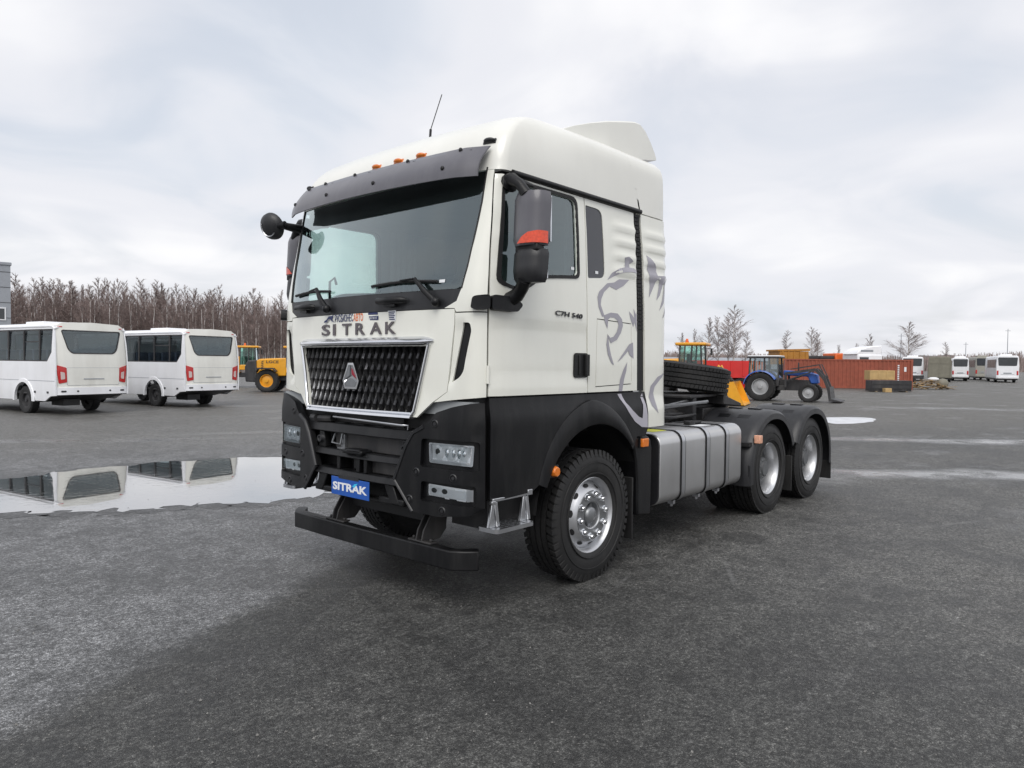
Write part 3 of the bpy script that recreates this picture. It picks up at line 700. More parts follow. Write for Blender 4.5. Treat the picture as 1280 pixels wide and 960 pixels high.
    # upper corner fairing
    uf = [(2.050, 3.005), (2.477, 3.005), (2.465, 3.2), (2.445, 3.36), (2.425, 3.45), (2.405, 3.495), (2.36, 3.515), (1.875, 3.51), (1.885, 3.45), (1.965, 3.2)]
    sheet('roof_fairing', [F(uf)], skin(lambda t, z: -0.03 * max(0, (abs(t) - .94 - 2.40) / 0.1) ** 2), 'roof_paint', truck, 0.06, (0.06, 0.03))
    # rain rail
    rr = MB(); rr.tube([S(sx(x, sg), 3.0) + Vector((0, sg * 0.008, 0.012)) for x in (0.40, 0.8, 1.2, 1.6, 2.05)], 0.021, 8)
    rr.build('roof_rail', 'black_plastic', truck, smooth=60)

# --- roof shell
def rear_t(z): return 2.84 + 0.17 * (3.46 - z) / 0.46 if z < 3.46 else 2.84
zs = [3.022, 3.05, 3.085, 3.12, 3.16, 3.20, 3.25, 3.30, 3.35, 3.40, 3.435, 3.47, 3.495, 3.52, 3.54, 3.56, 3.58, 3.60, 3.62, 3.64]
us = np.concatenate([np.linspace(0, 1.0, 15), np.linspace(1.06, 1.30, 12), np.linspace(1.4, 2.84, 15)])
rm = MB(); rows = []
for z in zs:
    row = []
    for u in list(-us[::-1]) + list(us[1:]):
        t = u if abs(u) <= 1.3 else math.copysign(1.3 + (abs(u) - 1.3) * (rear_t(z) - 1.3) / 1.54, u)
        row.append(S(t, z))
    rows.append(row)
nn = len(rows[0]); vs = [p for r in rows for p in r]; fs = []
for i in range(len(rows) - 1):
    for k in range(nn - 1): fs.append((i * nn + k, i * nn + k + 1, (i + 1) * nn + k + 1, (i + 1) * nn + k))
fs.append(tuple((len(rows) - 1) * nn + k for k in range(nn)))
rm.add(vs, fs); roof = rm.build('roof', 'roof_paint', truck, smooth=50, fix=True)
# --- roof spoiler
prof = [(1.18, 3.53), (1.38, 3.62), (1.60, 3.70), (1.85, 3.78), (2.10, 3.845), (2.28, 3.885), (2.37, 3.888), (2.46, 3.85), (2.55, 3.775), (2.62, 3.70), (2.655, 3.648)]
low = [(2.650, 3.612), (2.45, 3.575), (2.3, 3.545), (2.1, 3.50), (1.6, 3.46), (1.18, 3.44)]
sp = MB(); ring = prof + low; ys = [-1.0, -0.992, -0.965, -0.90, -0.6, 0, 0.6, 0.90, 0.965, 0.992, 1.0]; vs = []; n = len(ring)
for y in ys:
    a = abs(y); dz = {1.0: -0.022, 0.992: -0.010, 0.965: -0.002, 0.90: 0.004, 0.6: 0.02, 0: 0.03}[a]
    for i, (x, z) in enumerate(ring):
        if i < len(prof): vs.append((x, y, z + dz * min(1, i / 4)))
        else: vs.append((x, y, z))
fs = [(i * n + k, i * n + (k + 1) % n, (i + 1) * n + (k + 1) % n, (i + 1) * n + k) for i in range(len(ys) - 1) for k in range(n)]
fs += [tuple(range(n)), tuple(range((len(ys) - 1) * n, len(ys) * n))]
dk = MB(); dk.box(1.80, 2.38, -1.06, 1.06, 3.40, 3.505); dk.build('roof_deck', 'roof_paint', truck, bevel=.03)
sp.add(vs, fs); sp.build('roof_spoiler', 'roof_paint', truck, smooth=20)
# --- marker lamps on the brow and aerial
for y, m_ in ((0.06, 'amber'), (-0.20, 'amber'), (-0.445, 'amber'), (-1.09, 'grey_plastic'), (1.09, 'grey_plastic')):
    z = 3.225; t = y * 1.08 / (fW(z) - .14); t = max(-1.1, min(1.1, t)); p = S(t, z); n_ = SN(t, z)
    ml = MB(); side = (S(t - 0.03, z) - S(t + .03, z)).normalized()
    Mx = Matrix((side, n_, side.cross(n_))).transposed().to_4x4(); Mx.translation = p
    ml.M = Mx; ml.ball((0, 0.008, 0), 1, 14, 8, (0.046, 0.026, 0.018)); ml.box(-0.048, 0.048, -0.02, 0.005, -0.018, 0.018)
    ml.build('marker_lamp', m_, truck, smooth=40)
an = MB(); an.tube([(1.0, 0.30, 3.52), (1.02, 0.30, 3.76)], 0.012, 6); an.tube([(1.02, 0.30, 3.76), (1.15, 0.30, 4.10)], 0.0045, 5)
an.build('aerial', 'dark', truck)
# --- sun visor
def vis(y, v):
    """v 0 lower lip .. 1 upper edge"""
    a = abs(y); xl = 0.005 + 0.085 * a * a + 0.05 * max(0, a - .95) / .2; zl = 2.955 + 0.0 * a * a
    xu = 0.155 + 0.05 * a * a + 0.07 * max(0, a - .95) / .2; zu = 3.180 + 0.0 * a * a
    bul = math.sin(math.pi * v) * 0.022
    return Vector((xl + (xu - xl) * v ** 1.25 - bul, y, zl + (zu - zl) * v))
ys = list(np.linspace(-1.115, 1.115, 31)); vs_ = np.linspace(0, 1, 7)
vm = MB(); vs = []
for dpt in (0, 0.012):
    for y in ys:
        for v in vs_: vs.append(vis(y, v) + Vector((dpt, 0, 0)))
nv = len(vs_); ny = len(ys); N0 = nv * ny; fs = []
for i in range(ny - 1):
    for k in range(nv - 1):
        q = (i * nv + k, (i + 1) * nv + k, (i + 1) * nv + k + 1, i * nv + k + 1); fs.append(q); fs.append(tuple(j + N0 for j in q[::-1]))
    for k in (0, nv - 1): fs.append((i * nv + k, (i + 1) * nv + k, (i + 1) * nv + k + N0, i * nv + k + N0))
for i in (0, ny - 1):
    for k in range(nv - 1): fs.append((i * nv + k, i * nv + k + 1, i * nv + k + 1 + N0, i * nv + k + N0))
vm.add(vs, fs); visor = vm.build('sun_visor', 'visor_plastic', truck, smooth=45)
for y, v in ((-0.93, .93), (-0.42, .95), (0.2, .95), (0.62, .95), (0.88, .93), (-0.86, .34), (-0.18, .32), (0.43, .34), (1.0, .4)):
    p = vis(y, v); b = MB(); b.ball(p + Vector((-.002, 0, 0)), 0.016, 10, 6, (0.8, 1, 1)); b.build('bolt', 'dark', visor, smooth=60)
vb = MB()
for y in (-1.0, -0.5, 0, 0.5, 1.0): vb.bar(vis(y, .85) + Vector((.01, 0, 0)), S(y, 3.16) + Vector((.02, 0, 0)), 0.03, 0.02)
vb.build('visor_bracket', 'dark', visor)

# --- radiator grille
back = sheet('grille', [gr_out], skin(-0.055), 'dark', truck, 0.0, (0.12, 0.12))
hw = lambda z: 0.645 + (z - 1.352) / 0.49 * 0.13
pitch = 0.088; slope = 2.3
def clip_diag(c, s_):
    """diagonal y = c + s*(z-1.6)/slope inside the trapezoid"""
    zz_ = np.linspace(1.358, 1.836, 60); ok = [z for z in zz_ if abs(c + s_ * (z - 1.6) / slope) < hw(z) - .004]
    return (ok[0], ok[-1]) if len(ok) > 3 else None
for s_ in (1, -1):
    for k in range(-16, 17):
        c = k * pitch / 1.0 * 0.82 + (0.023 if s_ > 0 else 0); r_ = clip_diag(c, s_)
        if not r_: continue
        g = MB(); pts = []
        for z in np.linspace(r_[0], r_[1], 9):
            y = c + s_ * (z - 1.6) / slope; pts.append((y, z))
        prevs = []
        vs = []; fs = []
        for y, z in pts:
            wv_ = 0.0062
            nn_ = SN(y, z); p0 = S(y, z)
            for dy, o in ((-wv_, -0.03), (wv_ * 0.2, -0.012), (wv_ * 1.3, -0.03), (0, -0.055)): vs.append(p0 + Vector((0, dy * -s_, 0)) + nn_ * (o + (0.004 if s_ > 0 else 0)))
        for i in range(len(pts) - 1):
            for k2 in range(4): fs.append((i * 4 + k2, i * 4 + (k2 + 1) % 4, (i + 1) * 4 + (k2 + 1) % 4, (i + 1) * 4 + k2))
        g.add(vs, fs); g.build('grille_bar', 'grille_bar_lit' if s_ < 0 else 'grille_black', back)
# chrome surround
cf = MB()
cf.tube([S(s2 * hw(z), z) + SN(0, z) * 0.008 for s2, z in [(-1, 1.84), (-1, 1.6), (-1, 1.375), (-.97, 1.345)]], 0.014, 8)
cf.tube([S(s2 * hw(z), z) + SN(0, z) * 0.008 for s2, z in [(1, 1.84), (1, 1.6), (1, 1.375), (.97, 1.345)]], 0.014, 8)
cf.build('chrome_side', 'chrome', back, smooth=60, split=True)
def strip_bar(name, y1, secs, m_, par, n=33, taper=False):
    """bar following the nose: secs = list of (offset out of the skin, z)"""
    b = MB(); vs = []; fs = []; k = len(secs); yy = np.linspace(-y1, y1, n)
    for y in yy:
        for o, z in secs:
            e = min(1, (y1 - abs(y)) / .10 + .25) if taper else 1
            p = S(y, max(z, 1.0)); vs.append(Vector((p.x - o * e, y, 1.868 + (z - 1.868) * e if taper else z)))
    for i in range(n - 1):
        for j in range(k): fs.append((i * k + j, i * k + (j + 1) % k, (i + 1) * k + (j + 1) % k, (i + 1) * k + j))
    fs += [tuple(range(k)), tuple(range((n - 1) * k, n * k))]
    b.add(vs, fs); return b.build(name, m_, par, smooth=45)
strip_bar('chrome_top_bar', 0.815, [(0.0, 1.897), (0.022, 1.884), (0.046, 1.868), (0.052, 1.858), (0.045, 1.846), (0.018, 1.835), (-.02, 1.835)], 'chrome_soft', back, taper=True)
strip_bar('chrome_bottom_bar', 0.635, [(0.0, 1.368), (0.016, 1.366), (0.019, 1.356), (0.006, 1.350), (0.024, 1.344), (0.027, 1.328), (0.016, 1.320), (-.02, 1.320)], 'chrome', back)
# front emblem: tall six-sided shield with three facets
em = MB(); x0 = -0.035
P6 = [(0.032, 1.708), (0.100, 1.575), (0.072, 1.513), (-0.072, 1.513), (-0.100, 1.575), (-0.032, 1.708)]
P6i = [(y * .82, 1.605 + (z - 1.605) * .84) for y, z in P6]
vs = [(x0 + .02, y, z) for y, z in P6] + [(x0 - .004, y, z) for y, z in P6] + [(x0 - .004, y, z) for y, z in P6i] + [(x0 + .008, y, z) for y, z in P6i]
fs = [(r * 6 + i, r * 6 + (i + 1) % 6, (r + 1) * 6 + (i + 1) % 6, (r + 1) * 6 + i) for r in range(3) for i in range(6)] + [tuple(18 + i for i in range(6))]
em.add(vs, fs); emo = em.build('emblem', 'chrome', back)
em2 = MB()
c0 = (x0 - .003, 0.0, 1.598)
for poly, dx in (([(-0.006, 1.69), (-0.024, 1.688), (-0.075, 1.584), (-0.012, 1.612)], 0), ([(0.006, 1.69), (0.024, 1.688), (0.075, 1.584), (0.012, 1.612)], 0), ([(-0.070, 1.565), (0.0, 1.598), (0.070, 1.565), (0.054, 1.528), (-0.054, 1.528)], 0)):
    em2.prism(poly, 'x', x0 - .004, x0 + .01)
em2.build('facet', 'hub_metal', emo, split=True)
em3 = MB(); em3.prism([(-0.012, 1.668), (-0.024, 1.662), (-0.070, 1.592), (-0.018, 1.62)], 'x', x0 - .0065, x0 - .003); em3.build('red_facet', 'badge_red', emo)
# chrome letters above the grille
ys_ = [0.448, 0.287, 0.160, -0.008, -0.178, -0.345]
ws_ = [0.115, 0.035, 0.115, 0.115, 0.135, 0.115]
for ch, y, wd in zip('SITRAK', ys_, ws_):
    p = S(y - wd / 2, 1.96)
    text_mesh('letter', ch, wd, 0.088, (p.x - 0.002, y, 1.918), (0, -1, 0), (0, 0, 1), 'letter_metal' if 'letter_metal' in MATS else 'badge_dark', truck, 0.006, 0.02)
# dealer stickers under the windscreen
p = S(0.1, 2.04); xx = p.x - 0.0015
stk = MB(); stk.prism([(0.40, 2.035), (0.375, 2.043), (0.345, 2.068), (0.30, 2.072), (0.275, 2.08), (0.30, 2.05), (0.29, 2.035), (0.27, 2.02), (0.30, 2.028), (0.33, 2.05), (0.35, 2.045), (0.375, 2.022), (0.41, 2.02)], 'x', xx, xx + .001); stk.build('dealer_emblem', 'navy', truck)
text_mesh('dealer_lettering', 'РУСБИЗНЕС', 0.235, 0.058, (xx, 0.262, 2.020), (0, -1, 0), (0, 0, 1), 'navy', truck, 0.0012, 0.012)
text_mesh('dealer_lettering', 'АВТО', 0.115, 0.058, (xx, 0.022, 2.020), (0, -1, 0), (0, 0, 1), 'orange_print', truck, 0.0012, 0.012)
p = S(-0.22, 2.04); xx = p.x - 0.0015
b = MB(); b.box(xx, xx + .001, -0.27, -0.145, 2.022, 2.052); b.box(xx, xx + .001, -0.262, -0.15, 2.062, 2.078); b.build('dealer_sticker', 'navy', truck)
text_mesh('dealer_lettering', 'ГАРАНТ', 0.10, 0.016, (xx - .0006, -0.157, 2.029), (0, -1, 0), (0, 0, 1), 'sticker_white', truck, 0.0008)
p = S(-0.42, 2.04); xx = p.x - 0.0015
b = MB(); b.box(xx, xx + .001, -0.455, -0.365, 2.012, 2.085); o_ = b.build('dealer_sticker', 'sticker_white', truck)
b = MB()
for k in range(5): b.box(xx - .001, xx, -0.445 + .008 * (k % 2), -0.375, 2.018 + k * .013, 2.026 + k * .013)
b.build('sticker_lines', 'navy', o_)

# --- flank badge and lion graphic (near side and, mirrored, the far side)
text_mesh('door_badge', 'C7H 540', 0.335, 0.036, (0.872, -1.2235, 2.072), (1, 0, -0.035), (0, 0, 1), 'badge_dark', truck, 0.006, 0.012, shear=0.1)
LION = [
    [(1.791, 2.591), (1.851, 2.604), (1.919, 2.579), (1.867, 2.554), (1.863, 2.513), (1.803, 2.512), (1.813, 2.548)],
    [(1.557, 2.395), (1.621, 2.449), (1.721, 2.494), (1.838, 2.519), (1.945, 2.517), (1.978, 2.509), (1.978, 2.490), (1.900, 2.493), (1.780, 2.479), (1.664, 2.442)],
    [(1.418, 2.244), (1.439, 2.284), (1.553, 2.359), (1.651, 2.373), (1.723, 2.406), (1.871, 2.420), (1.783, 2.368), (1.681, 2.328), (1.581, 2.347), (1.499, 2.294), (1.459, 2.235), (1.452, 2.185), (1.489, 2.125), (1.509, 2.100), (1.482, 2.099), (1.434, 2.168)],
    [(1.509, 2.103), (1.601, 2.127), (1.701, 2.125), (1.761, 2.085), (1.777, 2.038), (1.749, 1.980), (1.692, 1.922), (1.607, 1.892), (1.557, 1.957), (1.597, 1.924), (1.648, 1.935), (1.699, 1.978), (1.724, 2.035), (1.708, 2.074), (1.658, 2.100), (1.593, 2.100), (1.560, 2.079), (1.556, 2.007), (1.518, 2.065)],
    [(1.563, 1.957), (1.579, 1.863), (1.609, 1.785), (1.654, 1.714), (1.625, 1.730), (1.572, 1.800), (1.551, 1.878)],
    [(1.711, 1.738), (1.798, 1.804), (1.886, 1.879), (1.938, 1.897), (1.951, 1.770), (1.888, 1.805), (1.872, 1.838), (1.769, 1.771)],
    [(1.878, 2.156), (1.919, 2.126), (1.960, 2.100), (1.945, 2.182), (1.985, 2.130), (1.990, 2.156), (1.998, 2.0), (1.985, 2.039), (1.960, 2.079), (1.943, 2.037), (1.901, 2.101)],
    [(1.854, 1.731), (1.838, 1.666), (1.804, 1.593), (1.782, 1.500), (1.735, 1.500), (1.759, 1.593), (1.802, 1.666)],
    [(2.505, 1.650), (2.397, 1.590), (2.303, 1.527), (2.278, 1.467), (2.311, 1.380), (2.355, 1.291), (2.258, 1.361), (2.213, 1.435), (2.246, 1.528), (2.362, 1.604)],
    [(2.153, 2.653), (2.212, 2.634), (2.298, 2.567), (2.320, 2.491), (2.510, 2.507), (2.516, 2.450), (2.505, 2.388), (2.444, 2.269), (2.370, 2.195), (2.426, 2.285), (2.465, 2.384), (2.469, 2.463), (2.422, 2.424), (2.373, 2.333), (2.323, 2.286), (2.364, 2.393), (2.365, 2.462), (2.318, 2.471), (2.260, 2.393), (2.196, 2.303), (2.213, 2.406), (2.166, 2.536)],
    [(2.522, 2.208), (2.482, 2.166), (2.431, 2.132), (2.482, 2.187), (2.522, 2.243)]]
def grow(pl, k):
    ar = sum(pl[i - 1][0] * pl[i][1] - pl[i][0] * pl[i - 1][1] for i in range(len(pl))); out = []
    for i in range(len(pl)):
        a_, p_, n_ = (Vector(pl[j % len(pl)]) for j in (i - 1, i, i + 1)); d_ = ((p_ - a_).normalized() + (n_ - p_).normalized())
        if d_.length < 1e-3: out.append(tuple(p_)); continue
        d_.normalize(); o_ = Vector((d_.y, -d_.x)) * (k if ar > 0 else -k); out.append(tuple(p_ + o_))
    return out
for pl in LION:
    pl = grow(pl, .006)
    base = fair_off if pl[0][0] > 2.05 else rb1
    sheet('lion_decal', [flank(pl)], skin(lambda t, z, b_=base: b_(t, z) + 0.0022), 'decal_grey', truck, 0, (0.05, 0.03), seg=0.03)

# --- black lower flank: skirt, arch lip, rear wing (both sides)
ARCH = (1.40, 0.56)
def arch_pts(r, a0, a1, n=20, sq=1.0): return [(ARCH[0] + r * math.cos(rad(a0 + (a1 - a0) * i / n)) * sq, ARCH[1] + r * math.sin(rad(a0 + (a1 - a0) * i / n))) for i in range(n + 1)]
for sg in (-1, 1):
    F = lambda pts: flank(pts, sg)
    ai = arch_pts(0.69, 152, 40)                       # opening edge from the front foot over the top
    sk = [(sg * (1.215), 1.482), (sg * 1.215, 0.80)] + F([(0.60, 0.812), (0.70, 0.86)] + ai + [(1.985, 1.108), (2.12, 1.10), (2.168, 1.17), (2.165, 1.30), (2.14, 1.483), (1.32, 1.483)])
    so = sheet('side_skirt', [sk], skin(lambda t, z: -0.0 if z > 1.44 else 0.012 * min(1, (1.44 - z) / .06)), 'black_plastic', truck, 0.05, (0.07, 0.05))
    lip = MB(); pr_ = [(ARCH[0] + (0.69 + k) * math.cos(rad(a)), ARCH[1] + (0.69 + k) * math.sin(rad(a))) for a in np.linspace(156, 42, 30) for k in (0,)]
    vs = []; fs = []
    for i, a in enumerate(np.linspace(158, 44, 34)):
        c_, s_ = math.cos(rad(a)), math.sin(rad(a)); wide = float(np.interp(a, [44, 70, 95, 120, 158], [.05, .12, .20, .17, .10]))
        for dr, o in ((0.0, -0.06), (0.0, 0.020), (0.014, 0.027), (wide - .012, 0.024), (wide, 0.017), (wide, -.03)):
            x, z = ARCH[0] + (0.685 + dr) * c_, ARCH[1] + (0.685 + dr) * s_
            vs.append((x, sg * (1.232 + o), z))
    for i in range(33):
        for k in range(5): fs.append((i * 6 + k, i * 6 + k + 1, (i + 1) * 6 + k + 1, (i + 1) * 6 + k))
    lip.add(vs, fs); lip.build('arch_lip', 'black_plastic', so, smooth=40)
    # rear wing piece with flap
    vs = []; fs = []; path = arch_pts(0.69, 42, -6, 10)
    secs = [(1.945, 1.08), (1.985, 1.0), (2.02, 0.88), (2.04, 0.72), (2.045, 0.55), (2.05, 0.42)]
    rw = MB(); pf = [(1.94, 1.10)] + [(x, z) for x, z in secs] + [(2.27, 0.40), (2.275, 0.98), (2.25, 1.06), (2.20, 1.098)]
    y0, y1 = sorted((sg * 1.225, sg * 0.90)); rw.prism(pf, 'y', y0, y1); rw.build('rear_wing', 'black_plastic', truck, bevel=0.03)
    fl = MB(); y0, y1 = sorted((sg * 1.20, sg * 0.86)); fl.box(2.0, 2.02, y0, y1, 0.22, 0.75); fl.build('mud_flap', 'rubber', truck, bevel=0.004)
    # inner wheel arch liner
    li = MB(); vs = []; pts = arch_pts(0.70, 175, 20, 16)
    for x, z in pts: vs += [(x, sg * 1.20, z), (x, sg * 0.55, z)]
    li.add(vs, [(2 * i, 2 * i + 1, 2 * i + 3, 2 * i + 2) for i in range(16)]); li.build('arch_liner', 'dark', truck, smooth=60)
    for (x, z), nm in (((0.862, 0.928), 1), ((2.112, 1.045), 2)):
        a_ = MB()
        if nm == 1: a_.tube([(x, sg * 1.235, z), (x, sg * 1.272, z)], [0.046, 0.036], 8)
        else: a_.box(x - .05, x + .05, *sorted((sg * 1.22, sg * 1.262)), z - .036, z + .036)
        a_.build('side_marker', 'amber', truck, bevel=0.006)
        a_ = MB(); a_.box(x - .055, x + .055, *sorted((sg * 1.22, sg * 1.24)), z - .045, z + .045); a_.build('marker_base', 'dark', truck, bevel=0.004)
    # step below the door
    stp = bpy.data.objects.new('entry_step', None); COL.objects.link(stp); stp.parent = truck
    b = MB(); b.box(0.20, 0.585, *sorted((sg * 1.225, sg * 1.245)), 0.792, 0.815); b.box(0.185, 0.225, *sorted((sg * 1.22, sg * 1.25)), 0.775, 0.80); b.box(0.55, 0.60, *sorted((sg * 1.22, sg * 1.255)), 0.795, 0.835); b.build('top_rail', 'satin_metal', stp, bevel=0.004)
    for x in (0.205, 0.525):
        b = MB(); y_ = sg * 1.225
        b.hexa([(x - .035, y_ - .012, .62), (x + .055, y_ - .012, .62), (x + .055, y_ + .012, .62), (x - .035, y_ + .012, .62), (x - .002, y_ - .010, .80), (x + .030, y_ - .010, .80), (x + .030, y_ + .010, .80), (x - .002, y_ + .010, .80)])
        b.bar((x - .03, y_ + sg * .018, .622), (x + .002, y_ + sg * .014, .79), .03, .008, (0, 1, 0)); b.bar((x + .05, y_ + sg * .018, .622), (x + .026, y_ + sg * .014, .79), .03, .008, (0, 1, 0))
        b.build('bracket', 'satin_metal', stp, bevel=0.004)
    b = MB(); ya, yb = sorted((sg * 1.305, sg * 1.12)); x0, x1 = 0.175, 0.565
    fr = sheet('tread', [rrect(x0, x1, ya, yb, 0.03)] + [rrect(x0 + .06 + i * .056, x0 + .06 + i * .056 + .034, ya + .018 + j * .039, ya + .018 + j * .039 + .022, .006, 2) for i in range(5) for j in range(4)],
               lambda a, c, d: Vector((a, c, 0.62 - d)), 'satin_metal', stp, 0.028, (0.2, 0.2), seg=0.1)
# lion's chin on the black skirt (near side)
sheet('lion_decal', [flank([(1.712, 1.474), (1.771, 1.474), (1.824, 1.397), (1.917, 1.328), (2.011, 1.273), (2.069, 1.257), (2.085, 1.371), (2.067, 1.439), (2.098, 1.472), (2.130, 1.369), (2.152, 1.282), (2.158, 1.175), (2.061, 1.183), (1.950, 1.235), (1.856, 1.314), (1.779, 1.398)])],
      skin(lambda t, z: 0.0025 + (0 if z > 1.44 else 0.012 * min(1, (1.44 - z) / .06))), 'decal_light' if 'decal_light' in MATS else 'decal_grey', truck, 0, (0.05, 0.03), seg=0.03)
text_mesh('door_badge', 'C7H 540', 0.335, 0.036, (1.207, 1.2235, 2.072), (-1, 0, 0), (0, 0, 1), 'badge_dark', truck, 0.006, 0.012, shear=0.1)

# --- dark inner shell, floor, back wall, interior
hole_ws = [(-1.0, 2.15), (1.0, 2.15), (1.07, 2.3), (1.10, 2.98), (-1.10, 2.98), (-1.07, 2.3)]
liner = sheet('cab_shell', [[(-2.99, 1.45), (2.99, 1.45), (2.99, 3.03), (-2.99, 3.03)], hole_ws, [(sx(x, -1), z) for x, z in win], [(sx(x, 1), z) for x, z in win]], skin(-0.058), 'dark', truck, 0.0, (0.12, 0.12), seg=0.08)
sheet('cab_lining', [[(-2.99, 1.45), (2.99, 1.45), (2.99, 3.03), (-2.99, 3.03)], hole_ws, [(sx(x, -1), z) for x, z in win], [(sx(x, 1), z) for x, z in win]], skin(-0.078), 'interior', truck, 0.0, (0.12, 0.12), seg=0.08)
sheet('bumper_backing', [[(-1.19, .80), (1.19, .80), (1.19, 1.47), (-1.19, 1.47)]], lambda t, z, d: S(t, z) - SN(t, z) * (.075 if abs(t) > .62 else .16), 'dark', truck, 0, (.12, .12))
b = MB(); b.box(0.10, 2.03, -1.12, 1.12, 1.36, 1.455); b.box(2.03, 2.07, -1.13, 1.13, 1.36, 3.02); b.box(0.42, 2.03, -1.10, 1.10, 2.995, 3.015)
b.build('cab_floor_and_back', 'interior', truck)
b = MB()
b.hexa([(0.17, -1.0, 1.9), (0.55, -1.08, 1.8), (0.55, 1.08, 1.8), (0.17, 1.0, 1.9), (0.17, -0.98, 2.20), (0.58, -1.05, 2.24), (0.58, 1.05, 2.24), (0.17, 0.98, 2.20)])
b.hexa([(0.40, -0.75, 2.2), (0.60, -0.75, 2.2), (0.60, -0.2, 2.2), (0.40, -0.2, 2.2), (0.42, -0.72, 2.31), (0.58, -0.70, 2.29), (0.58, -0.25, 2.29), (0.42, -0.23, 2.31)])
b.build('dashboard', 'interior_dark', truck, bevel=0.03)
b = MB()
for k in range(24):
    a0, a1 = 2 * math.pi * k / 24, 2 * math.pi * (k + 1) / 24
    f_ = lambda a: Vector((0.72 - 0.10 * math.sin(a), -0.52 + 0.22 * math.cos(a), 2.20 + 0.18 * math.sin(a)))
    b.tube([f_(a0), f_(a1)], 0.015, 6)
b.tube([(0.55, -0.52, 2.12), (0.72, -0.52, 2.20)], 0.03, 8); b.bar((0.72, -0.72, 2.2), (0.72, -0.32, 2.2), 0.03, 0.04); b.build('steering_wheel', 'dark', truck, smooth=60)
for yc in (-0.55, 0.55):
    st = bpy.data.objects.new('cab_seat', None); COL.objects.link(st); st.parent = truck
    b = MB(); b.box(0.85, 1.32, yc - .25, yc + .25, 1.75, 1.92); b.box(.9, 1.25, yc - .2, yc + .2, 1.455, 1.75); b.build('cushion', 'seat_cloth', st, bevel=0.04)
    b = MB(); b.hexa([(1.24, yc - .25, 1.9), (1.38, yc - .25, 1.9), (1.38, yc + .25, 1.9), (1.24, yc + .25, 1.9), (1.38, yc - .2, 2.5), (1.48, yc - .2, 2.5), (1.48, yc + .2, 2.5), (1.38, yc + .2, 2.5)]); b.build('backrest', 'seat_cloth', st, bevel=0.04)
    b = MB(); b.box(1.40, 1.48, yc - .14, yc + .14, 2.53, 2.72); b.build('headrest', 'seat_cloth', st, bevel=0.04)
b = MB()
for sg in (-1, 1):
    for k in range(9): b.tube([(1.22 + k * .035, sg * (1.06 + .02 * (k % 2)), 1.7), (1.22 + k * .035, sg * (1.06 + .02 * (k % 2)), 2.98)], 0.022, 6)
b.build('curtain', 'curtain', truck, smooth=60)
b = MB(); b.tube([(0.45, 0.98, 2.24), (0.45, 0.98, 2.42), (0.5, 0.98, 2.46), (0.52, .98, 2.40)], 0.012, 6); b.build('grab_rail', 'dark', truck)

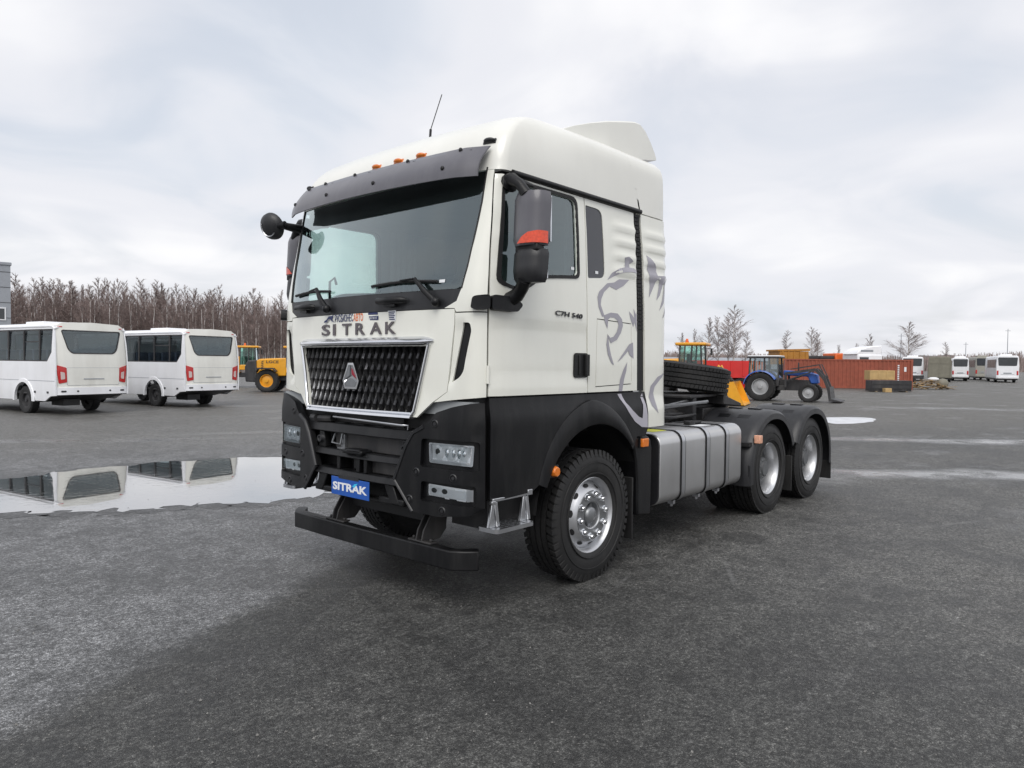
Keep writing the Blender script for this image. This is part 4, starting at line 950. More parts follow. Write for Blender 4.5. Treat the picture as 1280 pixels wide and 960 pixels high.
# --- mirrors
def mirror_set(sg):
    r = bpy.data.objects.new('door_mirror', None); COL.objects.link(r); r.parent = truck
    def hous(name, z0, z1, x0, wd, dp, tp, m_):
        """housing: rounded front shell"""
        b = MB(); vs = []; fs = []; n = 14; lev = np.linspace(0, 1, 9)
        for l in lev:
            z = z0 + (z1 - z0) * l; e = 1 - 0.10 * max(0, (abs(l - .5) - .38) / .12) ** 2; e2 = tp + (1 - tp) * min(1, l / 0.35) if tp < 1 else 1
            for k in range(n):
                a = math.pi * k / (n - 1); y = -math.cos(a) * wd / 2 * e * (0.9 + .1 * e2); x = -abs(math.sin(a)) ** 0.6 * dp * e * e2
                vs.append((x0 + x + 0.02 * l, sg * (1.385 + y), z))
            vs.append((x0 + 0.02 * l, sg * (1.385 + wd / 2 * .98 * e), z)); vs.append((x0 + 0.02 * l, sg * (1.385 - wd / 2 * .98 * e), z))
        N = n + 2
        for i in range(len(lev) - 1):
            for k in range(N): fs.append((i * N + k, i * N + (k + 1) % N, (i + 1) * N + (k + 1) % N, (i + 1) * N + k))
        fs += [tuple(range(N)), tuple(range((len(lev) - 1) * N, len(lev) * N))]
        b.add(vs, fs); return b.build(name, m_, r, smooth=38)
    h1 = hous('upper_housing', 2.492, 2.848, 0.43, 0.26, 0.135, 1, 'visor_plastic')
    h2 = hous('lower_housing', 2.250, 2.470, 0.415, 0.25, 0.125, 0.72, 'grey_plastic')
    b = MB(); b.box(0.445, 0.455, *sorted((sg * 1.29, sg * 1.51)), 2.52, 2.82); b.box(0.425, 0.435, *sorted((sg * 1.30, sg * 1.50)), 2.28, 2.45); b.build('mirror_glass', 'chrome', r, split=True)
    b = MB(); b.box(0.33, 0.41, *sorted((sg * 1.30, sg * 1.49)), 2.455, 2.505); b.build('joint', 'dark', r, bevel=.01)
    b = MB(); vs = []                                   # orange turn indicator wrapping the outer lower edge
    pts = [(a, z) for a, z in ((0.42, 2.484), (0.62, 2.545), (0.85, 2.56), (1.0, 2.56), (1.0, 2.484))]
    def on(a, z):
        an_ = math.pi * a; return Vector((0.433 - abs(math.sin(an_)) ** 0.6 * 0.1385, sg * (1.385 - math.cos(an_) * 0.1325), z))
    ts = sheet('turn_indicator', [[(0.40, 2.503), (0.50, 2.545), (0.62, 2.572), (0.80, 2.582), (0.985, 2.582), (0.985, 2.503)]], lambda a, z, d: on(a, z), 'orange_red', r, 0, (0.06, 0.03), seg=0.03)
    b = MB(); b.tube([(0.36, sg * 1.20, 2.945), (0.34, sg * 1.26, 2.945), (0.34, sg * 1.33, 2.90), (0.35, sg * 1.38, 2.83)], [0.05, 0.045, 0.035, 0.04], 10); b.ball((0.37, sg * 1.22, 2.93), 0.06, 12, 8, (1.2, .6, 1))
    b.tube([(0.40, sg * 1.235, 2.945), (0.60, sg * 1.225, 2.955)], [0.04, 0.012], 8)
    b.build('upper_arm', 'black_plastic', r, smooth=50)
    b = MB(); b.tube([(0.36, sg * 1.22, 2.14), (0.38, sg * 1.28, 2.175), (0.37, sg * 1.33, 2.22), (0.35, sg * 1.37, 2.27)], [0.055, 0.05, 0.045, 0.05], 10); b.build('lower_arm', 'black_plastic', r, smooth=50)
    # base block across the pillar joint
    pts = [(1.115, 2.155), (1.19, 2.165), (1.197, 2.165), (1.197, 2.065), (1.115, 2.07)]
    sheet('arm_base', [round_poly([(sg * 1.125, 2.152), (sg * 1.20, 2.168), (sg * 1.20, 2.068), (sg * 1.118, 2.070)], .02)], skin(0.05), 'black_plastic', r, 0.055, (0.03, 0.05))
    sheet('arm_base', [round_poly([(sg * 1.209, 2.168), (sg * 1.33, 2.160), (sg * 1.40, 2.115), (sg * 1.345, 2.065), (sg * 1.209, 2.068)], .02)], skin(0.05), 'black_plastic', r, 0.055, (0.03, 0.05))
for sg in (-1, 1): mirror_set(sg)
# close-proximity mirror at the far front corner
r = bpy.data.objects.new('front_mirror', None); COL.objects.link(r); r.parent = truck
cm = Vector((0.03, 1.235, 2.875)); ax = Vector((-0.75, -0.25, -0.30)).normalized()
q = ax.to_track_quat('Z', 'Y').to_matrix().to_4x4(); q.translation = cm
b = MB(q); b.lathe([(0.0, 0.055), (0.05, 0.05), (0.09, 0.032), (0.112, 0.005), (0.117, -0.02), (0.11, -0.03), (0.0, -0.03)], 28, ax='z'); b.build('housing', 'grey_plastic', r, smooth=40)
b = MB(q); b.tube([(0.07 * math.cos(a), 0.075 * math.sin(a), 0.047 - 0.004 * math.cos(2 * a)) for a in np.linspace(2.6, 5.6, 12)], 0.005, 5); b.build('trim_line', 'satin_metal', r)
b = MB(); b.tube([cm + Vector((0.02, -.08, 0.0)), cm + Vector((0.05, -.14, .005))], [.03, .035], 10); b.tube([cm + Vector((.04, -.12, .0)), (0.16, 1.12, 2.872), (0.26, 1.125, 2.87)], [0.03, 0.036, 0.04], 8); b.build('arm', 'black_plastic', r, smooth=50)

# --- bumper
def by(y): return y * 1.08 / 1.095
for sg in (-1, 1):
    G = lambda pts: [(sg * t, z) for t, z in pts]
    out = G([(by(.485), .885), (by(.60), 1.14), (by(.665), 1.228), (by(.76), 1.275), (by(.87), 1.375), (by(1.0), 1.415), (1.12, 1.445), (1.188, 1.45), (1.192, .755), (1.12, .705), (by(.90), .672), (by(.665), .680)])
    r1 = round_poly(G([(by(.735), 1.00), (by(.745), 1.195), (1.165, 1.195), (1.165, 1.00)]), .02)
    r2 = round_poly(G([(by(.74), .765), (by(.745), .902), (1.150, .902), (1.150, .765)]), .02)
    def boff(t, z):
        # bevelled inner flange
        return 0.02
    bc = sheet('bumper_corner', [out, r1, r2], skin(0.02), 'black_plastic', truck, 0.06, (0.05, 0.05))
    flg = MB(); path = G([(by(.485), .885), (by(.60), 1.14), (by(.665), 1.228), (by(.76), 1.275)]); flg.tube([S(t, z) + SN(t, z) * .014 for t, z in path], 0.017, 6)
    path = G([(by(.485), .885), (by(.665), .680)]); flg.tube([S(t, z) + SN(t, z) * .014 for t, z in path], 0.015, 6)
    flg.build('flange', 'grey_plastic', bc, smooth=60)
    h1 = round_poly(G([(by(.80), 1.032), (by(.792), 1.168), (1.138, 1.168), (1.130, 1.028)]), .012)
    h2 = round_poly(G([(by(.785), .805), (by(.785), .884), (1.128, .872), (1.128, .795)]), .012)
    sheet('lamp_recess', [r1, h1], skin(-0.012), 'black_plastic', bc, 0.03, (0.08, 0.08))
    sheet('lamp_recess', [r2, h2], skin(-0.012), 'black_plastic', bc, 0.03, (0.08, 0.08))
    # headlamp
    def refl(t, z): return -0.016 - 0.007 * math.cos(abs(t) * 62) * math.cos((z - 1.1) * 40)
    sheet('reflector', [h1], skin(refl), 'reflector', bc, 0, (0.018, 0.02))
    sheet('lamp_rim', [h1, [((a - h1[0][0]) * 1.0 + h1[0][0], z) for a, z in round_poly(G([(by(.815), 1.052), (by(.807), 1.158), (1.120, 1.158), (1.114, 1.050)]), .012)]], skin(-0.003), 'rim_metal', bc, 0.02, (0.3, 0.3), seg=.04)
    b = MB()
    for y, rr_ in ((.862, .030),):
        p = S(sg * by(y), 1.108) - SN(sg * by(y), 1.1) * .024; b.ball(p, rr_, 16, 10, (.5, 1, 1))
    b.build('projector', 'dark', bc, smooth=60)
    b = MB()
    for y in (.94, .99, 1.04, 1.08):
        p = S(sg * by(y), 1.105) - SN(sg * by(y), 1.1) * .022; b.ball(p, .026, 12, 8, (.5, .8, 1.3))
    b.build('bulb_bowl', 'chrome', bc, smooth=60)
    sheet('headlamp_lens', [h1], skin(0.002), 'lens_glass', bc, 0, (0.08, 0.08))
    # lower lamp cluster
    sheet('fog_lamp', [h2], skin(-0.013), 'reflector', bc, 0, (0.08, 0.04))
    b = MB()
    for y in (.83, .92): 
        p = S(sg * by(y), .842) - SN(sg * by(y), .84) * .02; b.ball(p, .024, 14, 8, (.5, 1.3, .9))
    b.build('fog_projector', 'dark', bc, smooth=60)
    sheet('lamp_bar', [G([(by(.785), .797), (by(.785), .806), (1.07, .80), (1.07, .858), (1.0, .86), (1.0, .868), (1.085, .868), (1.085, .79)])], skin(-0.012), 'plate_white', bc, 0.02, (.1, .1))
    sheet('lamp_bracket', [G([(1.092, .79), (1.092, .874), (1.135, .872), (1.135, .795)])], skin(-0.01), 'satin_metal', bc, 0.02, (.1, .1))
    sheet('fog_lens', [h2], skin(0.003), 'lens_glass', bc, 0, (0.08, 0.08))
    for t, z in ((by(.86), 1.30), (by(.70), .96), (by(1.02), .945), (by(.93), .715), (by(.64), .765)):
        b = MB(); p = S(sg * t, z) + SN(sg * t, z) * .02; n_ = SN(sg * t, z)
        q = n_.to_track_quat('Z', 'Y').to_matrix().to_4x4(); q.translation = p
        b.M = q; b.lathe([(0.0, 0.004), (0.012, 0.004), (0.014, -0.004), (0.022, -0.004), (0.024, 0.005), (0.03, 0.0)], 14, ax='z'); b.build('bolt', 'grey_plastic', bc, smooth=40)
    # end return of the bumper and gap filler
    b = MB(); b.box(0.22, 0.30, *sorted((sg * 1.08, sg * 1.17)), 0.78, 1.46); b.build('gap_filler', 'dark', truck)
cb = bpy.data.objects.new('centre_bumper', None); COL.objects.link(cb); cb.parent = truck
def beam(name, y1, x0, x1, z0, z1, m_='black_plastic', tilt=0.0, n=13):
    b = MB(); vs = []; fs = []; yy = np.linspace(-y1, y1, n)
    for y in yy:
        k = 0.07 * y * y
        vs += [(x0 + k, y, z0), (x1, y, z0), (x1, y, z1), (x0 + k + tilt, y, z1)]
    for i in range(n - 1):
        for j in range(4): fs.append((i * 4 + j, i * 4 + (j + 1) % 4, (i + 1) * 4 + (j + 1) % 4, (i + 1) * 4 + j))
    fs += [(0, 1, 2, 3), tuple(range((n - 1) * 4, n * 4))]
    b.add(vs, fs); return b.build(name, m_, cb, bevel=0.008)
beam('upper_beam', 0.655, -0.005, 0.14, 1.165, 1.238, tilt=.02)
beam('middle_beam', 0.60, -0.015, 0.14, 0.985, 1.035, tilt=.03)
beam('lower_beam', 0.555, -0.03, 0.14, 0.835, 0.885, tilt=.03)
beam('sill', 0.60, 0.05, 0.20, 0.675, 0.705)
b = MB(); b.box(0.13, 0.16, -0.66, 0.66, 0.70, 1.33); b.build('radiator_baffle', 'dark', cb)
b = MB(); b.box(0.07, 0.13, -0.56, 0.34, 1.035, 1.165); b.box(0.055, 0.13, -0.545, -0.14, 0.885, 0.985); b.box(0.08, .13, -.03, .12, .885, .985); b.build('air_duct', 'chassis', cb, bevel=.01)
b = MB()
for y in (-0.46, -0.22, 0.02, 0.26): b.box(0.045, 0.125, y - .07, y + .05, 1.2385, 1.243)
b.build('beam_pocket', 'dark', cb, split=True)
b = MB()
for y in (0.46, -0.56): b.hexa([(0.03, y - .04, 1.035), (.09, y - .04, 1.035), (.09, y + .05, 1.035), (.03, y + .05, 1.035), (0.02, y - .025, 1.165), (.09, y - .025, 1.165), (.09, y + .03, 1.165), (.02, y + .03, 1.165)])
b.build('cheek', 'black_plastic', cb, bevel=.008, split=True)
for y in (0.465, -0.56):
    b = MB(); b.lathe([(0.0, 0.008), (0.014, 0.010), (0.018, 0.0), (0.028, 0.0), (0.031, 0.012), (0.04, 0.03)], 14, c=(0.0, y, 1.105), ax='x'); b.build('ring', 'grey_plastic', cb, smooth=40)
b = MB(); b.tube([(0.045, 0.30, 1.285), (0.0, 0.27, 1.288), (-0.005, -0.55, 1.272), (0.03, -0.58, 1.272), (0.03, -0.58, 1.24)], 0.008, 6); b.build('latch_rod', 'satin_metal', cb, smooth=60)
b = MB(); b.tube([(0.06, .33, 1.15), (0.03, .33, 1.08), (0.03, .22, 1.075), (0.05, .22, 1.16)], .008, 6); b.box(.05, .07, .19, .24, 1.04, 1.15); b.box(.035, .10, .17, .27, 1.036, 1.05); b.build('tow_eye_bracket', 'hub_metal', cb)
b = MB(); b.box(-0.03, 0.10, -0.12, 0.12, 1.02, 1.052); b.box(-.035, .06, -.1, .06, 1.04, 1.06); b.build('step_pad', 'black_plastic', cb, bevel=.012)
b = MB(); b.box(0.0, 0.10, -0.06, -0.02, .885, 1.02); b.box(.0, .1, -.15, -.11, .885, 1.02); b.box(0.01, .12, .2, .24, .885, .985); b.build('strut', 'black_plastic', cb, bevel=.005, split=True)
b = MB(); b.box(0.005, 0.11, 0.30, 0.53, 0.69, 0.735); b.box(0.005, 0.11, -0.56, -0.28, 0.69, 0.74); b.box(0.09, 0.13, -.6, .6, .69, .84); b.build('lower_valance', 'black_plastic', cb, bevel=.012)
for sg in (-1, 1):
    b = MB(); b.hexa([(0.0, sg * .47 - .05, .70), (.1, sg * .47 - .05, .70), (.1, sg * .47 + .05, .70), (0, sg * .47 + .05, .70), (0.0, sg * .40 - .05, .835), (.1, sg * .40 - .05, .835), (.1, sg * .40 + .05, .835), (0, sg * .40 + .05, .835)]); b.build('cheek', 'black_plastic', cb, bevel=.008, split=True)
b = MB(); b.box(0.10, 0.35, -0.45, 0.45, 1.24, 1.33); b.tube([(0.03, 0.5, 1.262), (0.05, 0.35, 1.268)], 0.03, 8); b.tube([(0.03, 0.53, 1.262), (0.05, 0.62, 1.262)], 0.035, 8); b.build('cross_tube', 'chassis', cb, smooth=40)
# number plate
pl = bpy.data.objects.new('number_plate', None); COL.objects.link(pl); pl.parent = truck
b = MB(); b.box(-0.043, -0.038, -0.234, 0.234, 0.698, 0.836); b.build('plate', 'plate_blue', pl, bevel=.002)
text_mesh('plate_lettering', 'SITRAK', 0.425, 0.062, (-0.0432, 0.213, 0.735), (0, -1, 0), (0, 0, 1), 'plate_white', pl, 0.0015, 0.035)
b = MB(); b.prism([(-0.05, .80), (-.105, .812), (-.07, .79)], 'x', -0.0452, -0.0435); b.prism([(-0.03, .785), (-.10, .81), (-.06, .775)], 'x', -0.0450, -0.0435); b.build('accent_mark', 'accent' if 'accent' in MATS else 'plate_white', pl)
b = MB(); b.box(-0.044, -0.036, -.11, .14, .826, .852); b.build('plate_holder', 'grey_plastic', pl)
# front under-run bar
ur = bpy.data.objects.new('underrun_bar', None); COL.objects.link(ur); ur.parent = truck
b = MB(); path = [(0.215, 1.105), (0.14, 1.03), (0.085, 0.95), (0.078, 0.6), (0.075, 0), (0.078, -0.6), (0.085, -0.95), (0.14, -1.03), (0.215, -1.105)]; vs = []; fs = []
for i, (x, y) in enumerate(path):
    t0 = Vector(path[max(0, i - 1)]); t1 = Vector(path[min(len(path) - 1, i + 1)]); d = (t1 - t0).normalized(); nrm = Vector((-d.y, d.x)) if False else Vector((d.y, -d.x))
    if nrm.x < 0: nrm = -nrm
    for o, z in ((0, .300), (.085, .300), (.085, .437), (0, .437)): vs.append((x + nrm.x * o, y + nrm.y * o, z))
for i in range(len(path) - 1):
    for j in range(4): fs.append((i * 4 + j, i * 4 + (j + 1) % 4, (i + 1) * 4 + (j + 1) % 4, (i + 1) * 4 + j))
fs += [(0, 1, 2, 3), tuple(range(32, 36))]
b.add(vs, fs); b.build('cross_bar', 'black_plastic', ur, bevel=0.01)
for y in (0.40, -0.62):
    b = MB()
    for dy in (-.03, .03):
        pl_ = [(0.10, .44), (.28, .44), (.34, .50), (.36, .70), (.24, .70), (.12, .52)]
        b.add([(x, y + dy, z) for x, z in pl_] + [(x, y + dy + .012, z) for x, z in pl_], [tuple(range(6))[::-1], tuple(range(6, 12))] + [(i, (i + 1) % 6, 6 + (i + 1) % 6, 6 + i) for i in range(6)])
    b.box(.10, .17, y - .12, y + .12, .437, .45); b.tube([(.135, y - .09, .45), (.135, y - .09, .468)], .012, 6); b.tube([(.135, y + .09, .45), (.135, y + .09, .468)], .012, 6)
    b.build('bracket', 'chassis', ur, bevel=.004)

# --- wheels
def tyre_mesh(lug=True, Rr=0.522, wd=0.30, seed=0):
    b = MB(); h = wd / 2; rb = 0.292
    prof = [(rb, -h * .80), (rb + .03, -h * .95), (rb + .09, -h * 1.02), (Rr - .085, -h * 1.0), (Rr - .045, -h * .97), (Rr - .028, -h * .90)]
    rib = [(Rr - .028, -h * .90)]
    n = 5; ww = 2 * h * .9 / n
    for i in range(n):
        a = -h * .9 + ww * i; g = .007
        prof += [(Rr - .014 if i in (0, n - 1) else Rr - .002, a + g), (Rr - .014 if i in (0, n - 1) else Rr - .002, a + ww - g), (Rr - .028, a + ww - g * .6), (Rr - .028, a + ww + g * .6)]
    prof = prof[:-2] + [(Rr - .028, h * .90), (Rr - .045, h * .97), (Rr - .085, h * 1.0), (rb + .09, h * 1.02), (rb + .03, h * .95), (rb, h * .80)]
    b.lathe(prof, 72, close=True)
    # raised rings on the side wall
    for rr_ in (Rr - .10, rb + .045):
        for sgn in (-1, 1): b.lathe([(rr_ - .006, sgn * h * .99), (rr_ - .003, sgn * (h * 1.025 + .003)), (rr_ + .003, sgn * (h * 1.025 + .003)), (rr_ + .006, sgn * h * .99)], 72)
    N = 54 if lug else 64
    for k in range(N):
        a0 = 2 * math.pi * k / N; da = 2 * math.pi / N
        for i in range(5):
            y0 = -h * .9 + ww * i + .006; y1 = y0 + ww - .012
            if not lug and i not in (0, 2, 4) : pass
            sk_ = (0.30 if lug else .18) * da * (1 if i % 2 else -1); fr_ = 0.62 if lug else .8
            aa = a0 + (i % 2) * da * .5
            top = Rr if lug else Rr + .001
            lowr = Rr - .03
            if i in (0, 4) and lug:
                ye = -h * 1.005 if i == 0 else h * 1.005
                yi = y1 if i == 0 else y0
                q = []
                for r_, yo, yn in ((Rr - .055, ye, yi), (top, ye * .93, yi)):
                    for (ang, y_) in ((aa, yo), (aa + fr_ * da, yo), (aa + fr_ * da + sk_, yn), (aa + sk_, yn)): q.append((r_ * math.cos(ang), y_, r_ * math.sin(ang)))
                b.hexa(q)
            else:
                q = []
                for r_ in (lowr, top):
                    for ang, y_ in ((aa, y0), (aa + fr_ * da, y0), (aa + fr_ * da + sk_, y1), (aa + sk_, y1)): q.append((r_ * math.cos(ang), y_, r_ * math.sin(ang)))
                b.hexa(q)
    return b.mesh('tyre', 35)
TY_F, TY_R = tyre_mesh(True), tyre_mesh(False)
# drop-centre rim, outer side towards -y; disc either near the outer flange (front) or deep (rear)
def rim_meshes(front):
    r = MB(); o = -0.122
    r.lathe([(0.302, o + .004), (0.305, o - .004), (0.298, o - .008), (0.288, o + .002), (0.278, o + .02), (0.270, o + .05), (0.262, o + .10), (0.255, o + .16), (0.262, o + .22), (0.288, o + .245)], 48)
    d = MB()
    if front:
        d.lathe([(0.268, o + .055), (0.250, o + .040), (0.222, o + .012), (0.205, o - .006), (0.196, o - .010), (0.110, o - .010), (0.104, o - .006), (0.104, o + .05)], 48)
    else:
        d.lathe([(0.258, o + .14), (0.235, o + .165), (0.2, o + .175), (0.17, o + .175), (0.10, o + .175), (0.095, o + .19), (0.095, o + .10), (0.07, o + .085), (0.0, o + .085)], 48)
    nut = MB(); hol = MB(); hub = MB(); one = MB()
    if front: hub.lathe([(0.200, o - .004), (0.196, o - .014), (0.112, o - .014), (0.106, o - .006)], 40)
    for k in range(10):
        a = 2 * math.pi * (k + .5) / 10; rr_ = 0.1675
        y = o - .010 if front else o + .175
        c = (rr_ * math.cos(a), 0, rr_ * math.sin(a))
        nut.lathe([(0.030, y), (0.030, y - .006), (0.024, y - .008), (0.023, y - .026), (0.016, y - .038), (0.0, y - .042)], 10, c=c)
        a2 = 2 * math.pi * k / 10; rr_ = 0.236 if front else .222; y2 = o + .0275 if front else o + .194
        ct, st_ = math.cos(a2), math.sin(a2); vs = []
        nrm = Vector((ct * .76, -.65, st_ * .76)) if front else Vector((-ct * .5, -.86, -st_ * .5)); tang = Vector((-st_, 0, ct)); bi = nrm.cross(tang)
        for j in range(14):
            aj = 2 * math.pi * j / 14; vs.append(Vector((rr_ * ct, y2, rr_ * st_)) + nrm * .004 + tang * .030 * math.cos(aj) + bi * .019 * math.sin(aj))
        hol.add(vs, [tuple(range(14))])
    if front:
        hub.lathe([(0.103, o + .045), (0.075, o + .045), (0.070, o + .01), (0.058, o - .012), (0.05, o - .016), (0.0, o - .016)], 24)
        for k in range(5):
            a = 2 * math.pi * k / 5; hub.bar((.06 * math.cos(a), o + .03, .06 * math.sin(a)), (.10 * math.cos(a), o + .03, .10 * math.sin(a)), .012, .03)
    else:
        hub.lathe([(0.135, o + .2), (0.13, o + .075), (0.118, o + .055), (0.09, o + .05), (0.085, o + .03), (0.0, o + .028)], 24)
        for k in range(8):
            a = 2 * math.pi * k / 8; hub.ball((.105 * math.cos(a), o + .052, .105 * math.sin(a)), .011, 6, 4)
    y = o - .010 if front else o + .175
    one.lathe([(0.030, y), (0.030, y - .006), (0.024, y - .008), (0.023, y - .026), (0.016, y - .038), (0.0, y - .042)], 10, c=(.1675, 0, 0))
    return r.mesh('rim', 40), d.mesh('disc', 30), hol.mesh('hand_holes'), hub.mesh('hub', 40), one.mesh('wheel_nut', 40)
RF, RR = rim_meshes(True), rim_meshes(False)
def wheel(x, y, front, sg, rot=0.0, z=0.515, dual=False):
    w_ = bpy.data.objects.new('wheel', None); COL.objects.link(w_); w_.parent = truck; w_.location = (x, y, z); w_.rotation_euler = (0, rot, 0 if sg < 0 else math.pi)
    mk('tyre', TY_F if front else TY_R, 'rubber', w_)
    ms = RF if front else RR
    for me, m_ in zip(ms[:4], ('rim_metal', 'rim_metal' if front else 'rear_disc', 'dark', 'hub_metal' if front else 'rear_disc')):
        mk(me.name.split('.')[0], me, m_, w_)
    for k in range(10):
        nt_ = mk('wheel_nut', ms[4], 'chrome' if front else 'rear_disc', w_); nt_.rotation_euler = (0, 2 * math.pi * (k + .5) / 10, 0)
    if dual:
        t2 = mk('inner_tyre', TY_R, 'rubber', w_); t2.location = (0, 0.325, 0)
AX = (1.42, 5.01, 6.35)
wheel(AX[0], -1.055, True, -1, 0.16); wheel(AX[0], 1.055, True, 1, 0.4)
for i, x in enumerate(AX[1:]):
    wheel(x, -1.055, False, -1, 0.3 + i, dual=True); wheel(x, 1.055, False, 1, 0.8 + i, dual=True)
b = MB()
for x in AX: b.tube([(x, -0.9, .515), (x, .9, .515)], .07 if x < 2 else .09, 10)
for x in AX[1:]: b.ball((x, 0, .53), .24, 14, 10)
b.build('axle', 'chassis', truck, smooth=50, split=True)

# --- chassis
b = MB()
for sg in (-1, 1):
    b.box(0.25, 7.05, *sorted((sg * .36, sg * .45)), .78, 1.03)
for x in (0.5, 2.2, 3.1, 4.2, 5.68, 7.0): b.box(x, x + .08, -.4, .4, .82, 1.0)
b.build('frame', 'chassis', truck, bevel=.006)
b = MB(); b.box(0.25, 1.9, -.5, .5, .55, 1.36); b.box(0.75, 2.0, -.9, .9, 1.15, 1.40); b.build('engine', 'dark', truck)
b = MB()
for sg in (-1, 1):
    b.box(0.6, 2.1, sg * .62 - .04, sg * .62 + .04, .60, .68); b.tube([(1.30, sg * .78, .6), (1.36, sg * .80, 1.3)], .035, 8); b.tube([(0.42, sg * .6, .62), (.75, sg * .7, .62)], .05, 8)
b.box(.35, .75, -1.05, -.7, .55, .75); b.build('suspension_arm', 'chassis', truck, smooth=40, split=True)
# deck plate, hoses and gear behind the cab
b = MB(); b.box(2.62, 4.4, -.62, .62, 1.035, 1.06); b.build('deck_plate', 'chassis', truck, bevel=.005)
b = MB(); rnd = random.Random(3)
for k in range(7):
    y = -.75 + k * .16; b.tube([(2.35, y, 1.35 + .05 * (k % 3)), (2.8, y + .03, 1.22 + .03 * (k % 2)), (3.4, y - .05, 1.17 + .02 * (k % 3)), (4.3, y * .8, 1.15)], .016 + .004 * (k % 3), 6)
b.build('air_hoses', 'chassis', truck, smooth=60)
b = MB(); b.tube([(2.45, -.62, 1.20), (3.3, -.70, 1.27), (4.35, -.72, 1.30)], .02, 6); b.box(3.3, 4.3, -.74, -.68, 1.285, 1.30); b.tube([(2.4, -.9, 1.16), (3.0, -.66, 1.24), (4.2, -.55, 1.31)], .014, 6); b.build('support_rail', 'hub_metal', truck, smooth=40)
b = MB(); b.tube([(2.5, .3, .8), (3.9, .3, .8)], .15, 14); b.tube([(2.62, -.2, 1.2), (2.62, .5, 1.2)], .12, 14); b.tube([(4.0, -.35, 1.12), (4.45, -.35, 1.12)], .09, 12); b.build('air_tank', 'chassis', truck, smooth=50)
# fifth wheel with ramp plates
b = MB(); b.prism([(4.5, -.45), (5.5, -.45), (5.75, -.3), (5.4, -.06), (5.4, .06), (5.75, .3), (5.5, .45), (4.5, .45)], 'z', 1.20, 1.235); b.box(4.7, 5.3, -.5, .5, 1.03, 1.2); b.build('fifth_wheel', 'chassis', truck, bevel=.01)
b = MB(); b.prism([(4.15, -.62), (5.25, -.50), (5.25, .40), (4.15, .40)], 'z', 1.335, 1.37); b.hexa([(5.0, -.62, 1.24), (5.5, -.62, 1.20), (5.5, -.2, 1.20), (5.0, -.2, 1.24), (5.0, -.62, 1.36), (5.5, -.62, 1.24), (5.5, -.2, 1.24), (5.0, -.2, 1.36)]); b.box(4.25, 4.33, -.6, .4, 1.03, 1.34); b.box(5.1, 5.17, -.6, .4, 1.2, 1.34); b.build('spare_carrier', 'chassis', truck, bevel=.01)

# --- fuel tank with straps (near side) and battery box (far side)
def tank(y0, y1, name):
    tk = bpy.data.objects.new(name, None); COL.objects.link(tk); tk.parent = truck
    sec = rrect(min(y0, y1), max(y0, y1), .425, 1.088, .105, 6)
    b = MB(); b.prism(sec, 'x', 2.475, 4.215); b.build('tank_body', 'tank_metal', tk, smooth=40, bevel=.012)
    b = MB(); b.prism(rrect(min(y0, y1) + .004, max(y0, y1) - .004, .429, 1.084, .102, 6), 'x', 2.45, 2.472); b.build('end_cover', 'grey_plastic', tk, smooth=40)
    for x in (2.90, 3.41, 3.85):
        for nm, h_, o, m_ in (('strap_rubber', .05, .004, 'dark'), ('strap', .032, .009, 'satin_metal')):
            s1 = rrect(min(y0, y1) - o, max(y0, y1) + o, .425 - o, 1.088 + o, .107, 6)
            bb = MB(); vs = [(x - h_, q[0], q[1]) for q in s1] + [(x + h_, q[0], q[1]) for q in s1]; n = len(s1)
            bb.add(vs, [(i, (i + 1) % n, n + (i + 1) % n, n + i) for i in range(n)]); bb.build(nm, m_, tk, smooth=40)
        bb = MB(); sgn = -1 if y0 < 0 else 1
        bb.box(x - .02, x + .02, *sorted((sgn * 1.11, sgn * 1.05)), .385, .425); bb.tube([(x, sgn * 1.08, .36), (x, sgn * 1.08, .42)], .012, 6); bb.build('strap_bolt', 'satin_metal', tk)
    return tk
tk = tank(-1.195, -.50, 'fuel_tank')
b = MB(); b.tube([(3.62, -.88, 1.085), (3.62, -.88, 1.13)], [.06, .055], 16); b.box(3.56, 3.82, -.92, -.86, 1.10, 1.125); b.build('filler_cap', 'dark', tk, smooth=40, bevel=.005)
b = MB(); b.box(2.60, 2.95, -1.04, -.80, 1.0895, 1.091); b.build('warning_sticker', 'yellow_sticker', tk)
b = MB(); b.box(3.45, 3.75, -1.06, -.94, 1.0895, 1.091); b.build('data_sticker', 'sticker_white', tk)
b = MB(); b.box(2.5, 2.62, -.72, -.60, 1.089, 1.16); b.tube([(2.56, -.66, 1.16), (2.7, -.7, 1.20), (2.9, -.62, 1.15)], .025, 8); b.build('sender_unit', 'dark', tk, smooth=40)
tank(1.195, .50, 'fuel_tank')

